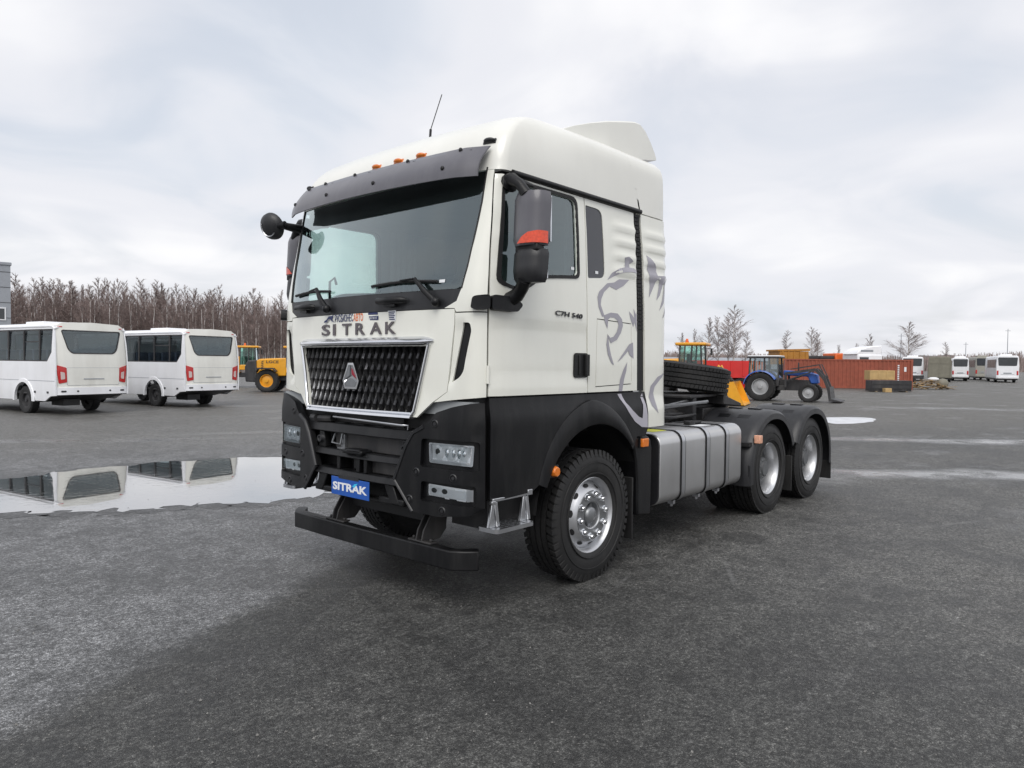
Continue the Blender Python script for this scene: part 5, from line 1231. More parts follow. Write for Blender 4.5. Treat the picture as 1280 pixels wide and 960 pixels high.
# --- rear mudguards (one per wheel, near and far side)
for sg in (-1, 1):
    for i, x in enumerate(AX[1:]):
        mg = bpy.data.objects.new('mudguard', None); COL.objects.link(mg); mg.parent = truck
        a0, a1 = (188, 22) if i == 0 else (158, -8)
        vs = []; fs = []; angs = np.linspace(a0, a1, 34); secs = ((-.545, 0.0), (-.56, .035), (-.62, .042), (-1.17, .042), (-1.225, .030), (-1.252, .0), (-1.255, -.07), (-1.245, -.07), (-1.24, -.01), (-1.2, .022), (-.62, .024), (-.56, 0.0))
        for a in angs:
            ca, sa = math.cos(rad(a)), math.sin(rad(a))
            for y, o in secs:
                rr_ = 0.665 + o; e = 1.0
                px_, pz_ = rr_ * ca, rr_ * sa
                px_ = math.copysign(abs(px_) ** .92 * .665 ** .08, px_); pz_ = math.copysign(abs(pz_) ** .94 * .665 ** .06, pz_)
                vs.append((x + px_, sg * -y, .50 + pz_))
        K = len(secs)
        for j in range(33):
            for k in range(K): fs.append((j * K + k, j * K + (k + 1) % K, (j + 1) * K + (k + 1) % K, (j + 1) * K + k))
        fs += [tuple(range(K)), tuple(range(33 * K, 34 * K))]
        b = MB(); b.add(vs, fs); b.build('guard_shell', 'grey_plastic', mg, smooth=40)
        # pressed pockets and bolt plates on the crown
        for a, yy in ((118, -1.02), (118, -.78), (92, -1.02), (92, -.78), (66, -1.02), (140, -1.02), (140, -.78)):
            if i == 0 and a < 60: continue
            b = MB(); ca, sa = math.cos(rad(a)), math.sin(rad(a)); c = Vector((x + .708 * ca, sg * -yy, .50 + .708 * sa)); tg = Vector((-sa, 0, ca)); n_ = Vector((ca, 0, sa))
            y1_, y2_ = yy - .07, yy + .07
            Mx = Matrix((tg, Vector((0, 1, 0)), n_)).transposed().to_4x4(); Mx.translation = c; b.M = Mx
            b.box(-.045, .045, -.075, .075, -.004, .010); b.build('pressed_pad', 'black_plastic', mg, bevel=.006)
        xf = x + .665 * math.cos(rad(a1)) * 1.0 + (.02 if i == 1 else -.06)
        b = MB(); y0, y1 = sorted((sg * 1.245, sg * .6)); b.box(xf, xf + .02, y0, y1, .19 if i == 0 else .175, .62 if i == 0 else .42); b.build('mud_flap', 'rubber', mg, bevel=.003)
        if i == 0:
            b = MB(); b.box(x - .685, x - .665, y0, y1, .50, .62); b.build('front_edge', 'grey_plastic', mg)
            b = MB(); yy = sg * 1.245; b.box(x - .60, x - .52, *sorted((sg * 1.25, sg * 1.32)), .86, .95); b.build('side_marker', 'amber_pale' if 'amber_pale' in MATS else 'amber', mg, bevel=.008)
            b = MB(); b.box(x - .70, x - .62, *sorted((sg * 1.0, sg * 1.24)), .83, .87); b.build('lamp_bracket', 'dark', mg)
# --- spare wheel lying on its carrier: a loose thing of its own
spw = thing('spare_wheel', 'black spare truck tyre lying flat behind the white cab', 'tyre', (4.88, -.14, 1.41))
spw.rotation_euler = Matrix.Rotation(rad(7), 3, Vector((.75, .66, 0))).to_euler()
t_ = mk('tyre', tyre_mesh(False, 0.53, 0.31), 'rubber', spw); t_.rotation_euler = (math.pi / 2, 0, 0); t_.location = (0, 0, .165)
b = MB(); b.lathe([(.30, .02), (.285, .05), (.25, .16), (.20, .20), (.12, .20), (.12, .26), (0, .26)], 32, ax='z'); b.build('rim', 'hub_metal', spw, smooth=40)

# ============================================================ BACKGROUND
mat('bus_white', (0.86, 0.87, 0.90), 0.35, coat=0.3, var=0.03, dirt=((0.45, 0.43, 0.40), 0.25, 1.4))
mat('bus_cream', (0.80, 0.80, 0.75), 0.38, coat=0.3, var=0.04, dirt=((0.42, 0.40, 0.35), 0.35, 1.6))
mat('seat_blue', (.17, .21, .29), .8, var=.3)
mat('machine_yellow', (0.78, 0.36, 0.015), 0.4, coat=0.2, var=0.1, dirt=((0.30, 0.20, 0.10), 0.3, 2))
mat('machine_dark', (0.03, 0.03, 0.033), 0.5, var=0.25, dirt=(DUST, 0.35, 3))
mat('tractor_blue', (0.02, 0.10, 0.42), 0.4, coat=0.2, var=0.12, dirt=(DUST, 0.25, 3))
mat('red_paint', (0.62, 0.02, 0.018), 0.4, coat=0.2, var=0.1, dirt=((0.30, 0.08, 0.06), 0.3, 2))
mat('rust_red', (0.30, 0.078, 0.045), 0.6, var=0.18, dirt=((0.17, 0.06, 0.035), 0.5, 1.2))
mat('orange_paint', (0.70, 0.13, 0.02), 0.45, var=0.12); mat('ochre_paint', (0.42, 0.19, 0.03), 0.5, var=0.15)
mat('plywood', (0.50, 0.34, 0.15), 0.7, var=0.2, vscale=2, bump=.1); mat('old_wood', (0.30, 0.23, 0.15), 0.8, var=0.35, vscale=2)
mat('olive_box', (0.20, 0.19, 0.15), 0.6, var=0.15, dirt=((0.12, 0.11, 0.09), 0.4, .8)); mat('beige_bus', (0.33, 0.32, 0.28), 0.5, var=0.1)
mat('wall_grey', (0.30, 0.32, 0.35), 0.6, var=0.06); mat('white_trim', (0.75, 0.76, 0.78), 0.5, var=0.03)
mat('dark_glass', (0.035, 0.04, 0.045), 0.08, coat=.4, var=0.2); mat('tail_clear', (0.62, 0.50, 0.48), .25, coat=.5, var=.1)
mat('wheel_grey', (0.42, 0.43, 0.44), 0.45, metal=.3, var=.1); mat('snow', (0.75, 0.77, 0.8), .7, var=.1)
mat('birch_bark', (0.52, 0.49, 0.47), 0.8, var=0.35, vscale=1.5); mat('twigs', (0.235, 0.180, 0.165), 0.85, var=0.35, vscale=.6)  # twig tone lightened, standing in for haze over the wood
mat('twigs_pale', (0.34, 0.29, 0.28), .85, var=.3, vscale=.6)
mat('twigs_far', (0.28, 0.225, 0.21), 0.9, var=0.45, vscale=.5); mat('hill_scrub', (0.13, 0.115, 0.11), 0.95, var=0.3, vscale=.06)  # twigs_far: haze put into the colour of the deep stems

def wheel_set(parent, spots, r, wd, ax='x', hubm='wheel_grey', name='wheel'):
    """simple road wheels: tyre with dished rim"""
    for (x, y, z) in spots:
        w_ = bpy.data.objects.new(name, None); COL.objects.link(w_); w_.parent = parent; w_.location = (x, y, z)
        h = wd / 2
        b = MB(); b.lathe([(r * .56, -h * .8), (r * .72, -h), (r * .93, -h * .95), (r, -h * .7), (r, h * .7), (r * .93, h * .95), (r * .72, h), (r * .56, h * .8)], 32, ax=ax, close=True)
        n = 24
        for k in range(n):
            a = 2 * math.pi * k / n
            c, s = math.cos(a), math.sin(a); c2, s2 = math.cos(a + .13), math.sin(a + .13); q = []
            for rr_ in (r * .97, r * 1.025):
                for (cc, ss, hh) in ((c, s, -h * .8), (c2, s2, -h * .8), (c2, s2, h * .8), (c, s, h * .8)):
                    q.append({'x': (hh, rr_ * cc, rr_ * ss), 'y': (rr_ * cc, hh, rr_ * ss)}[ax])
            b.hexa(q)
        b.build('tyre', 'rubber', w_, smooth=35)
        b = MB(); b.lathe([(r * .57, -h * .82), (r * .54, -h * .8), (r * .50, -h * .3), (r * .30, -h * .45), (r * .16, -h * .5), (r * .14, -h * .8), (0, -h * .82)], 24, ax=ax); b.lathe([(r * .57, h * .82), (r * .54, h * .8), (r * .50, h * .3), (r * .30, h * .45), (r * .16, h * .5), (r * .14, h * .8), (0, h * .82)], 24, ax=ax)
        b.build('rim', hubm, w_, smooth=35)

# ------------------------------------------------------------ two white buses seen from behind
W_ = 2.22
def make_bus(label, loc, rz):
    r = thing('bus', label, 'bus', loc, rz, 'white buses parked behind the puddle')
    tum = lambda z: .05 * max(0, (z - 1.5) / 1.25) ** 2 + .03 * max(0, (.8 - z) / .4) ** 2
    axle_y = 1.95
    arch = [(axle_y + .54 * math.cos(rad(a)), .44 + .54 * math.sin(rad(a))) for a in range(0, 181, 15)]
    arch2 = [(y + 4.0, z) for y, z in arch]
    side = [(7.5, .42)] + [(axle_y + 4.54, .42)] + arch2 + [(axle_y + 3.46, .42), (axle_y + .54, .42)] + arch + [(axle_y - .54, .42), (.72, .42), (.36, .58), (.06, .60), (.06, 1.55), (.12, 2.2), (.20, 2.70), (7.5, 2.70)]
    band = [(7.3, 1.62), (.52, 1.62), (.27, 1.90), (.25, 2.60), (7.3, 2.60)]
    muls = [.98, 1.92, 2.9, 3.9, 4.9, 5.9]
    for s_ in (0, 1):
        X = lambda z, s_=s_: tum(z) if s_ == 0 else W_ - tum(z)
        fn = lambda a, z, d, s_=s_, X=X: Vector((X(z) + (d if s_ == 0 else -d), a, z))
        body = sheet('side_panel', [side, band], fn, 'bus_white', r, .04, (.3, .15), seg=.2)
        fnf = lambda a, z, d, s_=s_, X=X: Vector((X(z) + (.012 + d if s_ == 0 else -.012 - d), a, z))
        inner = [(7.25, 1.66), (.55, 1.66), (.32, 1.92), (.30, 2.55), (7.25, 2.55)]
        fr = sheet('window_frame', [band, inner], fnf, 'machine_dark', body, .03, (.5, .5), seg=.3)
        for m_ in muls:
            b = MB(); x = X(2.1); b.box(x - .005, x + .03, m_ - .035, m_ + .035, 1.64, 2.57); b.build('mullion', 'machine_dark', body)
        b = MB(); x = X(2.3); b.box(x, x + .02, 1.0, 1.9, 2.20, 2.235); b.build('sliding_rail', 'machine_dark', body)
        ys = [.30] + muls + [7.25]
        for i in range(len(ys) - 1):
            pl = [(ys[i + 1], 1.66), (ys[i], 1.66), (ys[i], 2.55), (ys[i + 1], 2.55)] if i else [(ys[1], 1.66), (.55, 1.66), (.32, 1.92), (.30, 2.55), (ys[1], 2.55)]
            sheet('window_pane', [pl], lambda a, z, d, s_=s_, X=X: Vector((X(z) + (.02 if s_ == 0 else -.02), a, z)), 'bus_glass', body, 0, (.5, .5), seg=.5)
        # wheel arch trim
        for dy in (0, 4.0):
            vs = []
            for a in np.linspace(-4, 184, 22):
                for rr_, o in ((.535, .02), (.535, -.025), (.64, -.02), (.655, .01)): vs.append(((0 if s_ == 0 else W_) + (o if s_ == 0 else -o), axle_y + dy + rr_ * math.cos(rad(a)), .44 + rr_ * math.sin(rad(a))))
            b = MB(); b.add(vs, [(i * 4 + k, i * 4 + k + 1, i * 4 + 5 + k, i * 4 + 4 + k) for i in range(21) for k in range(3)]); b.build('arch_trim', 'bus_white', body, smooth=40)
        b = MB(); x = 0 if s_ == 0 else W_; b.box(x - .006, x + .006, .1, 5.9, 1.03, 1.042); b.build('waist_seam', 'wall_grey', body)
        b = MB()
        for yy in (.5, 1.25): b.box(x - .008, x + .008, yy - .05, yy + .05, .66, .72)
        b.build('side_reflector', 'machine_dark', body)
    # rear face
    rz_ = lambda x, z: .02 + .13 * max(0, (z - 1.35) / 1.4) ** 1.6 + .10 * abs(2 * x / W_ - 1) ** 7
    rear = [(.05, .62), (W_ - .05, .62)] + [(W_ - .01, 1.0), (W_ - .02, 1.7), (W_ - .05, 2.5), (W_ - .10, 2.70), (W_ - .25, 2.79), (W_ * .5, 2.83), (.25, 2.79), (.10, 2.70), (.05, 2.5), (.02, 1.7), (.01, 1.0)]
    rw = round_poly([(.48, 1.86), (.36, 1.98), (.20, 2.58), (W_ - .20, 2.58), (W_ - .36, 1.98), (W_ - .48, 1.86)], .08)
    fnr = lambda off: (lambda a, z, d: Vector((a, rz_(a, z) - off + d, z)))
    rp = sheet('rear_panel', [rear, rw], fnr(0), 'bus_cream', r, .05, (.12, .12), seg=.12)
    rwi = [(W_ / 2 + (x - W_ / 2) * .965, 2.22 + (z - 2.22) * .91) for x, z in rw]
    sheet('rear_window_seal', [rw, rwi], fnr(.008), 'machine_dark', rp, .03, (.5, .5), seg=.1)
    sheet('rear_window', [rwi], fnr(-.012), 'rear_glass' if 'rear_glass' in MATS else 'bus_glass', rp, 0, (.2, .2))
    gate = round_poly([(.32, .90), (W_ - .32, .90), (W_ - .30, 1.44), (.30, 1.44)], .04)
    gi = [(W_ / 2 + (x - W_ / 2) * .988, 1.17 + (z - 1.17) * .965) for x, z in gate]
    sheet('flap_joint', [gate, gi], fnr(.003), 'wall_grey', rp, .01, (.5, .5), seg=.15)
    sheet('engine_flap', [gi], fnr(.008), 'bus_cream', rp, .012, (.2, .2))
    sheet('flap_handle', [[(.80, 1.085), (1.42, 1.085), (1.42, 1.11), (.80, 1.11)]], fnr(.02), 'wall_grey', rp, .02, (.3, .3))
    sheet('rear_bumper', [round_poly([(.03, .62), (W_ - .03, .62), (W_ - .03, .84), (.03, .84)], .04)], fnr(.025), 'bus_white', r, .06, (.15, .15))
    for x in (.22, .62, W_ - .62, W_ - .22): sheet('bumper_lamp', [rrect(x - (.07 if x in (.22, W_ - .22) else .03), x + (.07 if x in (.22, W_ - .22) else .03), .70, .75, .02)], fnr(.032), 'machine_dark', rp, .01, (.2, .2))
    for sg in (0, 1):
        mx_ = (lambda x: x) if sg == 0 else (lambda x: W_ - x)
        tl = [(mx_(.03), 1.52), (mx_(.30), 1.44), (mx_(.315), 1.0), (mx_(.10), .96)]
        t_ = sheet('tail_lamp', [round_poly(tl, .03)], fnr(.016), 'red_lens', rp, .03, (.08, .1))
        sheet('tail_insert', [round_poly([(mx_(.14), 1.32), (mx_(.25), 1.29), (mx_(.26), 1.10), (mx_(.15), 1.08)], .02)], fnr(.022), 'tail_clear', t_, .01, (.1, .1))
        sheet('top_lamp', [rrect(min(mx_(.13), mx_(.25)), max(mx_(.13), mx_(.25)), 2.655, 2.685, .01)], fnr(.01), 'red_lens', rp, .02, (.2, .2))
    # roof
    roof_ = [(0.02, .16), (W_ - .02, .16), (W_ - .02, 7.5), (.02, 7.5)]
    sheet('roof', [roof_], lambda a, y, d: Vector((a, y, 2.685 + .14 * (1 - abs(2 * a / W_ - 1) ** 4) - .09 * max(0, (.35 - y) / .2) ** 2 - d)), 'bus_white', r, .03, (.12, .3), seg=.12)
    b = MB(); b.box(.7, 1.5, 2.2, 3.3, 2.80, 2.90); b.build('roof_hatch', 'bus_white', r, bevel=.03)
    b = MB(); b.box(.06, W_ - .06, .15, 7.4, .62, .70); b.build('floor', 'machine_dark', r)
    b = MB(); b.hexa([(.1, .14, .60), (W_ - .1, .14, .60), (W_ - .1, 1.4, .36), (.1, 1.4, .36), (.1, .14, .63), (W_ - .1, .14, .63), (W_ - .1, 1.4, .63), (.1, 1.4, .63)]); b.box(.25, W_ - .25, 1.3, 6.8, .40, .62); b.box(.6, 1.1, .8, 1.5, .25, .45); b.build('underbody', 'machine_dark', r)
    b = MB(); b.box(.05, W_ - .05, 7.45, 7.5, .5, 2.7); b.build('front_wall', 'bus_white', r)
    wheel_set(r, [(.17, axle_y, .42), (W_ - .17, axle_y, .42), (.17, axle_y + 4, .42), (W_ - .17, axle_y + 4, .42)], .42, .26, 'x', 'machine_dark')
    for k in range(7):
        for x in (.12, .58, W_ - 1.0, W_ - .54):
            b = MB(); y = .75 + k * .82; b.box(x, x + .42, y, y + .10, 1.15, 1.98); b.box(x, x + .42, y, y + .45, 1.05, 1.18); b.build('seat', 'seat_blue' if 'seat_blue' in MATS else 'seat_cloth', r, bevel=.03)
    return r
mat('rear_glass_base', (.3, .3, .3), .5)
glass('rear_glass', (.40, .41, .40), 3.2, .05)
make_bus('white bus cut by the left edge of the picture, tail towards the yard', (3.85, 19.80, 0), rad(10))
make_bus('white bus between the left-edge bus and the yellow loaders', (8.12, 20.75, 0), rad(9))

# ------------------------------------------------------------ wheel loaders
def make_loader(label, loc, heading, scale, text=True, rc=0.0):
    r = thing('wheel_loader', label, 'loader', loc, heading, 'yellow wheel loaders', scale)
    b = MB(); b.prism([(-2.45, 1.05), (-2.35, 1.95), (-2.1, 2.05), (-.55, 2.12), (-.55, 1.0), (-1.9, .95)], 'y', -.68, .68); hd = b.build('hood', 'machine_yellow', r, bevel=.06)
    b = MB(); b.prism([(-3.0, .62), (-3.05, 1.55), (-2.85, 1.95), (-2.35, 1.98), (-2.3, .95), (-1.5, .85), (-1.5, .60)], 'y', -.78, .78); b.build('counterweight', 'machine_dark', r, bevel=.08)
    for sg in (-1, 1):
        for k in range(6):
            b = MB(); b.bar((-2.05, sg * .683, 1.28 + k * .11), (-1.93, sg * .683, 1.36 + k * .11), .02, .045); b.build('vent_slot', 'machine_dark', hd)
    if text:
        for sg in (-1, 1):
            text_mesh('maker_lettering', 'LGCE', .75, .17, (-1.75 if sg < 0 else -1.0, sg * .683, 1.78), (1 if sg < 0 else -1, 0, 0), (0, 0, 1), 'machine_dark', r, .008, .02)
    b = MB(); b.box(-1.9, 1.2, -.45, .45, .70, 1.0); b.prism([(.2, .8), (1.6, .8), (1.7, 1.5), (1.2, 1.75), (.2, 1.2)], 'y', -.4, .4); b.build('frame', 'machine_dark', r, bevel=.03)
    b = MB(); b.box(-.60, .62, -.66, .66, 1.2, 1.55); b.build('cab_base', 'machine_yellow', r, bevel=.04)
    for x, y in ((-.55, -.62), (-.55, .62), (.5, -.62), (.5, .62), (0.0, -.64), (0, .64)):
        b = MB(); b.bar((x, y, 1.5), (x + (.04 if x < .3 else -.06), y * .96, 2.72), .07, .07, (1, 0, 0)); b.build('cab_post', 'machine_dark', r)
    for sg in (-1, 1):
        b = MB(); b.add([(-.52, sg * .63, 1.55), (.48, sg * .63, 1.55), (.42, sg * .605, 2.70), (-.48, sg * .605, 2.70)], [(0, 1, 2, 3)]); b.build('cab_window', 'cab_glass', r)
    for x in (-.54, .50):
        b = MB(); b.add([(x, -.6, 1.55), (x, .6, 1.55), (x + (.05 if x < 0 else -.06), .58, 2.70), (x + (.05 if x < 0 else -.06), -.58, 2.70)], [(0, 1, 2, 3)]); b.build('cab_window', 'cab_glass', r)
    b = MB(); b.box(-.72, .68, -.76, .76, 2.72, 2.86); b.build('cab_roof', 'machine_yellow', r, bevel=.05)
    b = MB(); b.tube([(-.3, 0, 2.86), (-.3, 0, 2.92)], .09, 10); b.tube([(-.3, 0, 2.92), (-.3, 0, 3.05)], [.075, .05], 10); b.build('beacon', 'orange_paint', r, smooth=40)
    b = MB(); b.box(-.25, .15, -.22, .22, 1.5, 2.0); b.box(-.28, -.15, -.22, .22, 1.9, 2.35); b.build('driver_seat', 'machine_dark', r, bevel=.05)
    for sg in (-1, 1):
        b = MB(); b.tube([(.55, sg * .6, 2.6), (.72, sg * .85, 2.6)], .02, 6); b.box(.66, .74, sg * .88 - .09, sg * .88 + .09, 2.3, 2.62); b.build('mirror', 'machine_dark', r)
        b = MB(); b.prism([(1.1, 1.65), (1.5 - rc * .3, 1.85), (2.5 - rc, 1.0), (2.9 - rc, .45), (2.7 - rc, .3), (2.2 - rc, .8), (1.4 - rc * .3, 1.45)], 'y', sg * .5 - .06, sg * .5 + .06); b.build('lift_arm', 'machine_yellow', r, bevel=.03)
        b = MB(); b.prism([(-2.3, 1.25), (-2.15, 1.5), (-1.2, 1.5), (-1.0, 1.3), (-1.05, 1.25), (-1.2, 1.42), (-2.1, 1.42), (-2.2, 1.22)], 'y', sg * 1.1 - .28, sg * 1.1 + .22); b.build('fender', 'machine_dark', r)
    b = MB(); pf = [(2.55, .95), (2.62, 1.05), (2.85, 1.10), (2.78, .9), (2.75, .5), (2.95, .18), (3.3, .10), (3.35, .04), (2.85, .06), (2.6, .35)]
    pf = [(x - rc, z) for x, z in pf]; sd_ = [(x - rc, z) for x, z in [(2.6, .35), (2.85, .06), (3.32, .06), (2.85, 1.1), (2.6, 1.05)]]
    b.prism(pf, 'y', -1.2, 1.2); b.prism(sd_, 'y', -1.23, -1.19); b.prism(sd_, 'y', 1.19, 1.23); b.build('bucket', 'machine_yellow', r)
    wheel_set(r, [(-1.62, -.95, .70), (-1.62, .95, .70), (1.15, -.95, .70), (1.15, .95, .70)], .70, .5, 'y', 'machine_yellow')
    return r
hdR = math.atan2(R_.y, R_.x)
make_loader('yellow wheel loader with lettered hood, partly hidden by the truck cab at left', gp(372, 40), hdR + rad(4), .88)
make_loader('yellow wheel loader farther back, only its cab showing past the second bus', gp(312, 46), hdR + rad(12), .92, False)
make_loader('yellow wheel loader with greenish cab glass behind the spare tyre', gp(866, 32), hdR - rad(24), .94, False, .85)

# ------------------------------------------------------------ blue tractor with front loader
tr = thing('farm_tractor', 'blue farm tractor with front loader parked beyond the rear mudguards', 'tractor', (31.75, 9.75, 0), math.atan2(-2.18, .43), None, .96)
rear_spots = [(0, -.78, .72), (0, .78, .72)]; front_spots = [(2.26, -.72, .46), (2.26, .72, .46)]
wheel_set(tr, rear_spots, .72, .42, 'y', 'wheel_grey', 'rear_wheel'); wheel_set(tr, front_spots, .46, .28, 'y', 'wheel_grey', 'front_wheel')
b = MB(); b.prism([(1.0, 1.30), (1.0, 1.56), (2.2, 1.48), (2.6, 1.36), (2.66, .92), (2.3, .90), (2.15, 1.25)], 'y', -.3, .3); b.build('bonnet', 'tractor_blue', tr, bevel=.05)
b = MB(); b.box(.4, 2.4, -.24, .24, .55, 1.08); b.box(-.4, .5, -.3, .3, .45, .95); b.tube([(2.26, -.65, .42), (2.26, .65, .42)], .07, 8); b.tube([(0, -.7, .66), (0, .7, .66)], .13, 10); b.tube([(1.7, -.2, 1.45), (1.7, -.2, 1.95)], .035, 8); b.box(1.2, 1.6, .24, .42, .8, 1.1); b.box(.75, 1.15, -.5, -.3, .55, .8); b.build('engine', 'machine_dark', tr, bevel=.02)
for x, y in ((-.62, -.62), (-.62, .62), (.15, -.68), (.15, .68), (.82, -.6), (.82, .6)):
    b = MB(); b.bar((x, y, 1.0), (x * .92, y * .94, 2.16), .075, .075, (1, 0, 0)); b.build('cab_post', 'machine_dark', tr)
b = MB(); b.box(-.72, .92, -.72, .72, 2.16, 2.24); b.build('cab_rim', 'machine_dark', tr, bevel=.03)
b = MB(); b.box(-.68, .88, -.68, .68, 2.24, 2.30); b.build('cab_roof', 'white_trim', tr, bevel=.03)
b = MB(); b.box(.15, .85, -.66, .66, .75, 1.18); b.box(-.62, .15, -.40, .40, .8, 1.15); b.build('cab_base', 'machine_dark', tr, bevel=.03)
for sg in (-1, 1):
    for x0, x1 in ((-.60, .11), (.19, .80)):
        b = MB(); b.add([(x0, sg * .655, 1.2), (x1, sg * .655, 1.2), (x1, sg * .62, 2.15), (x0, sg * .62, 2.15)], [(0, 1, 2, 3)]); b.build('cab_window', 'cab_clear' if 'cab_clear' in MATS else 'lens_glass', tr)
    vs = []
    for a in np.linspace(28, 172, 16):
        for rr_, y in ((.79, .50), (.82, .56), (.82, 1.0), (.77, 1.03)): vs.append((rr_ * math.cos(rad(a)) * 1.02, sg * y, .72 + rr_ * math.sin(rad(a))))
    b = MB(); b.add(vs, [(i * 4 + k, i * 4 + k + 1, i * 4 + 5 + k, i * 4 + 4 + k) for i in range(15) for k in range(3)]); b.build('fender', 'tractor_blue', tr, smooth=40)
b = MB(); b.box(-.2, .2, -.2, .2, 1.0, 1.2); b.box(-.25, -.13, -.2, .2, 1.15, 1.6); b.build('driver_seat', 'machine_dark', tr, bevel=.04)
b = MB(); b.tube([(.45, 0, 1.1), (.35, 0, 1.5)], .025, 6); b.lathe([(.17, -.012), (.19, 0), (.17, .012)], 18, c=(.35, 0, 1.5), ax='z'); b.build('steering_wheel', 'machine_dark', tr, smooth=40)
b = MB(); b.box(-.9, -.55, -.35, .35, .5, .62); b.bar((-.55, -.3, .5), (-1.0, -.4, .35), .05, .05); b.bar((-.55, .3, .5), (-1.0, .4, .35), .05, .05); b.build('hitch', 'machine_dark', tr)
for sg in (-1, 1):
    b = MB(); b.bar((1.15, sg * .5, .7), (1.15, sg * .5, 1.45), .12, .1, (1, 0, 0)); b.bar((1.15, sg * .5, 1.4), (2.55, sg * .5, 1.62), .09, .12); b.bar((2.55, sg * .5, 1.6), (2.95, sg * .5, 1.15), .10, .14); b.bar((2.95, sg * .5, 1.15), (3.22, sg * .5, .45), .10, .14); b.build('loader_arm', 'machine_dark', tr)
    b = MB(); b.bar((1.2, sg * .5, 1.05), (2.35, sg * .5, 1.5), .06, .06); b.bar((1.35, sg * .45, 1.62), (2.7, sg * .5, 1.86), .035, .035); b.bar((2.7, sg * .5, 1.86), (3.0, sg * .5, 1.2), .05, .05); b.build('lift_ram', 'machine_dark', tr)
b = MB(); b.prism([(3.1, .75), (3.22, .78), (3.3, .2), (3.75, .1), (3.75, .06), (3.2, .08)], 'y', -.85, .85); b.build('bucket', 'machine_dark', tr)

# ------------------------------------------------------------ red trailer and ochre tipper beyond the tractor
def rib_body(root, x0, x1, y0, y1, z0, z1, m_, n, rib=.06):
    b = MB(); b.box(x0, x1, y0, y0 + .06, z0, z1); b.box(x0, x1, y1 - .06, y1, z0, z1); b.box(x0, x0 + .06, y0 + .06, y1 - .06, z0, z1); b.box(x1 - .06, x1, y0 + .06, y1 - .06, z0, z1); b.box(x0, x1, y0, y1, z0 - .08, z0); b.build('tub', m_, root)
    for k in range(n):
        x = x0 + (x1 - x0) * (k + .5) / n
        for y in (y0 - rib, y1):
            b = MB(); b.box(x - .05, x + .05, y, y + rib, z0, z1); b.build('rib', m_, root)
rt = thing('dump_trailer', 'bright red dump trailer between the loader cab and the blue tractor', 'trailer', gp(905, 44), hdR + rad(6), None, 1)
rib_body(rt, -2.6, 1.1, -1.1, 1.1, 1.05, 1.98, 'red_paint', 5, .03)
b = MB(); b.box(-2.4, 2.4, -.4, .4, .75, .95); b.bar((1.2, 0, .85), (2.9, 0, .6), .12, .12); b.build('chassis', 'red_paint', rt)
for k in range(6):
    b = MB(); b.box(1.18 + k * .17, 1.24 + k * .17, -1.1, -1.04, .95, 2.0 - .02 * k); b.build('end_rail', 'orange_paint', rt)
wheel_set(rt, [(-1.6, -.9, .48), (-1.6, .9, .48), (.6, -.9, .48), (.6, .9, .48)], .48, .3, 'y', 'red_paint')
ot = thing('tipper_truck', 'ochre tipper truck body rising behind the tractor cab', 'truck', gp(982, 63), hdR + rad(4), None, 1)
rib_body(ot, -1.1, 1.45, -1.15, 1.15, 1.9, 2.95, 'ochre_paint', 5, .05)
b = MB(); b.hexa([(-1.3, -1.2, 2.95), (1.55, -1.2, 2.99), (1.55, 1.2, 2.99), (-1.3, 1.2, 2.95), (-1.3, -1.2, 3.10), (1.55, -1.2, 3.18), (1.55, 1.2, 3.18), (-1.3, 1.2, 3.10)]); b.build('canopy', 'ochre_paint', ot)
b = MB(); b.box(-1.2, 3.2, -.4, .4, .8, 1.4); b.build('chassis', 'machine_dark', ot); b = MB(); b.box(1.7, 3.2, -1.1, 1.1, 1.0, 2.2); b.build('cab', 'rust_red', ot, bevel=.1)
wheel_set(ot, [(-.5, -1.0, .5), (-.5, 1.0, .5), (2.4, -1.0, .5), (2.4, 1.0, .5)], .5, .3, 'y', 'machine_dark')

# ------------------------------------------------------------ shipping container
cdir = Vector((2.0, -4.6, 0)).normalized(); crz = math.atan2(cdir.y, cdir.x)
ce = gp(1140, 54.5); L_ = 9.0
ct = thing('shipping_container', 'rust-red corrugated shipping container behind the loader bucket', 'container', ce - cdir * L_, crz)
ct.scale = (1, 1, .87)
vs = []; fs = []; n = int(L_ / .28) * 4; xs_ = np.linspace(0, L_, n + 1)
for yb, sgn in ((0, -1), (2.4, 1)):
    b = MB(); vs = []
    for i, x in enumerate(xs_):
        o = (0 if i % 4 in (0, 1) else .045) * (1 if sgn < 0 else -1); vs += [(x, yb + o, .16), (x, yb + o, 2.48)]
    b.add(vs, [(2 * i, 2 * i + 2, 2 * i + 3, 2 * i + 1) for i in range(n)]); b.build('corrugated_wall', 'rust_red', ct)
b = MB(); b.box(0, L_, 0.05, 2.35, 2.44, 2.5); b.build('roof', 'rust_red', ct); b = MB(); b.box(0, L_, 0, 2.4, .05, .16); b.build('floor', 'rust_red', ct)
for y in (-.02, 2.36):
    for z in (0.0, 2.46):
        b = MB(); b.box(0, L_, y, y + .07, z + .02, z + .14); b.build('rail', 'rust_red', ct)
for x in (-.03, L_ - .1):
    for y in (-.03, 2.33):
        b = MB(); b.box(x, x + .14, y, y + .10, 0, 2.62); b.build('corner_post', 'rust_red', ct)
b = MB(); b.box(L_ - .03, L_ + .02, .07, 2.33, .16, 2.44); b.build('door_end', 'rust_red', ct); b = MB(); b.box(0, .05, .07, 2.33, .16, 2.44); b.build('front_end', 'rust_red', ct)
for k in range(9):
    b = MB(); b.box(L_ - 1.0, L_ - .88, -.004, .0, .75 + k * .16, .85 + k * .16); b.build('code_mark', 'white_trim', ct)
b = MB(); b.box(L_ - .55, L_ - .40, -.004, 0, 1.55, 1.95); b.build('code_mark', 'white_trim', ct)
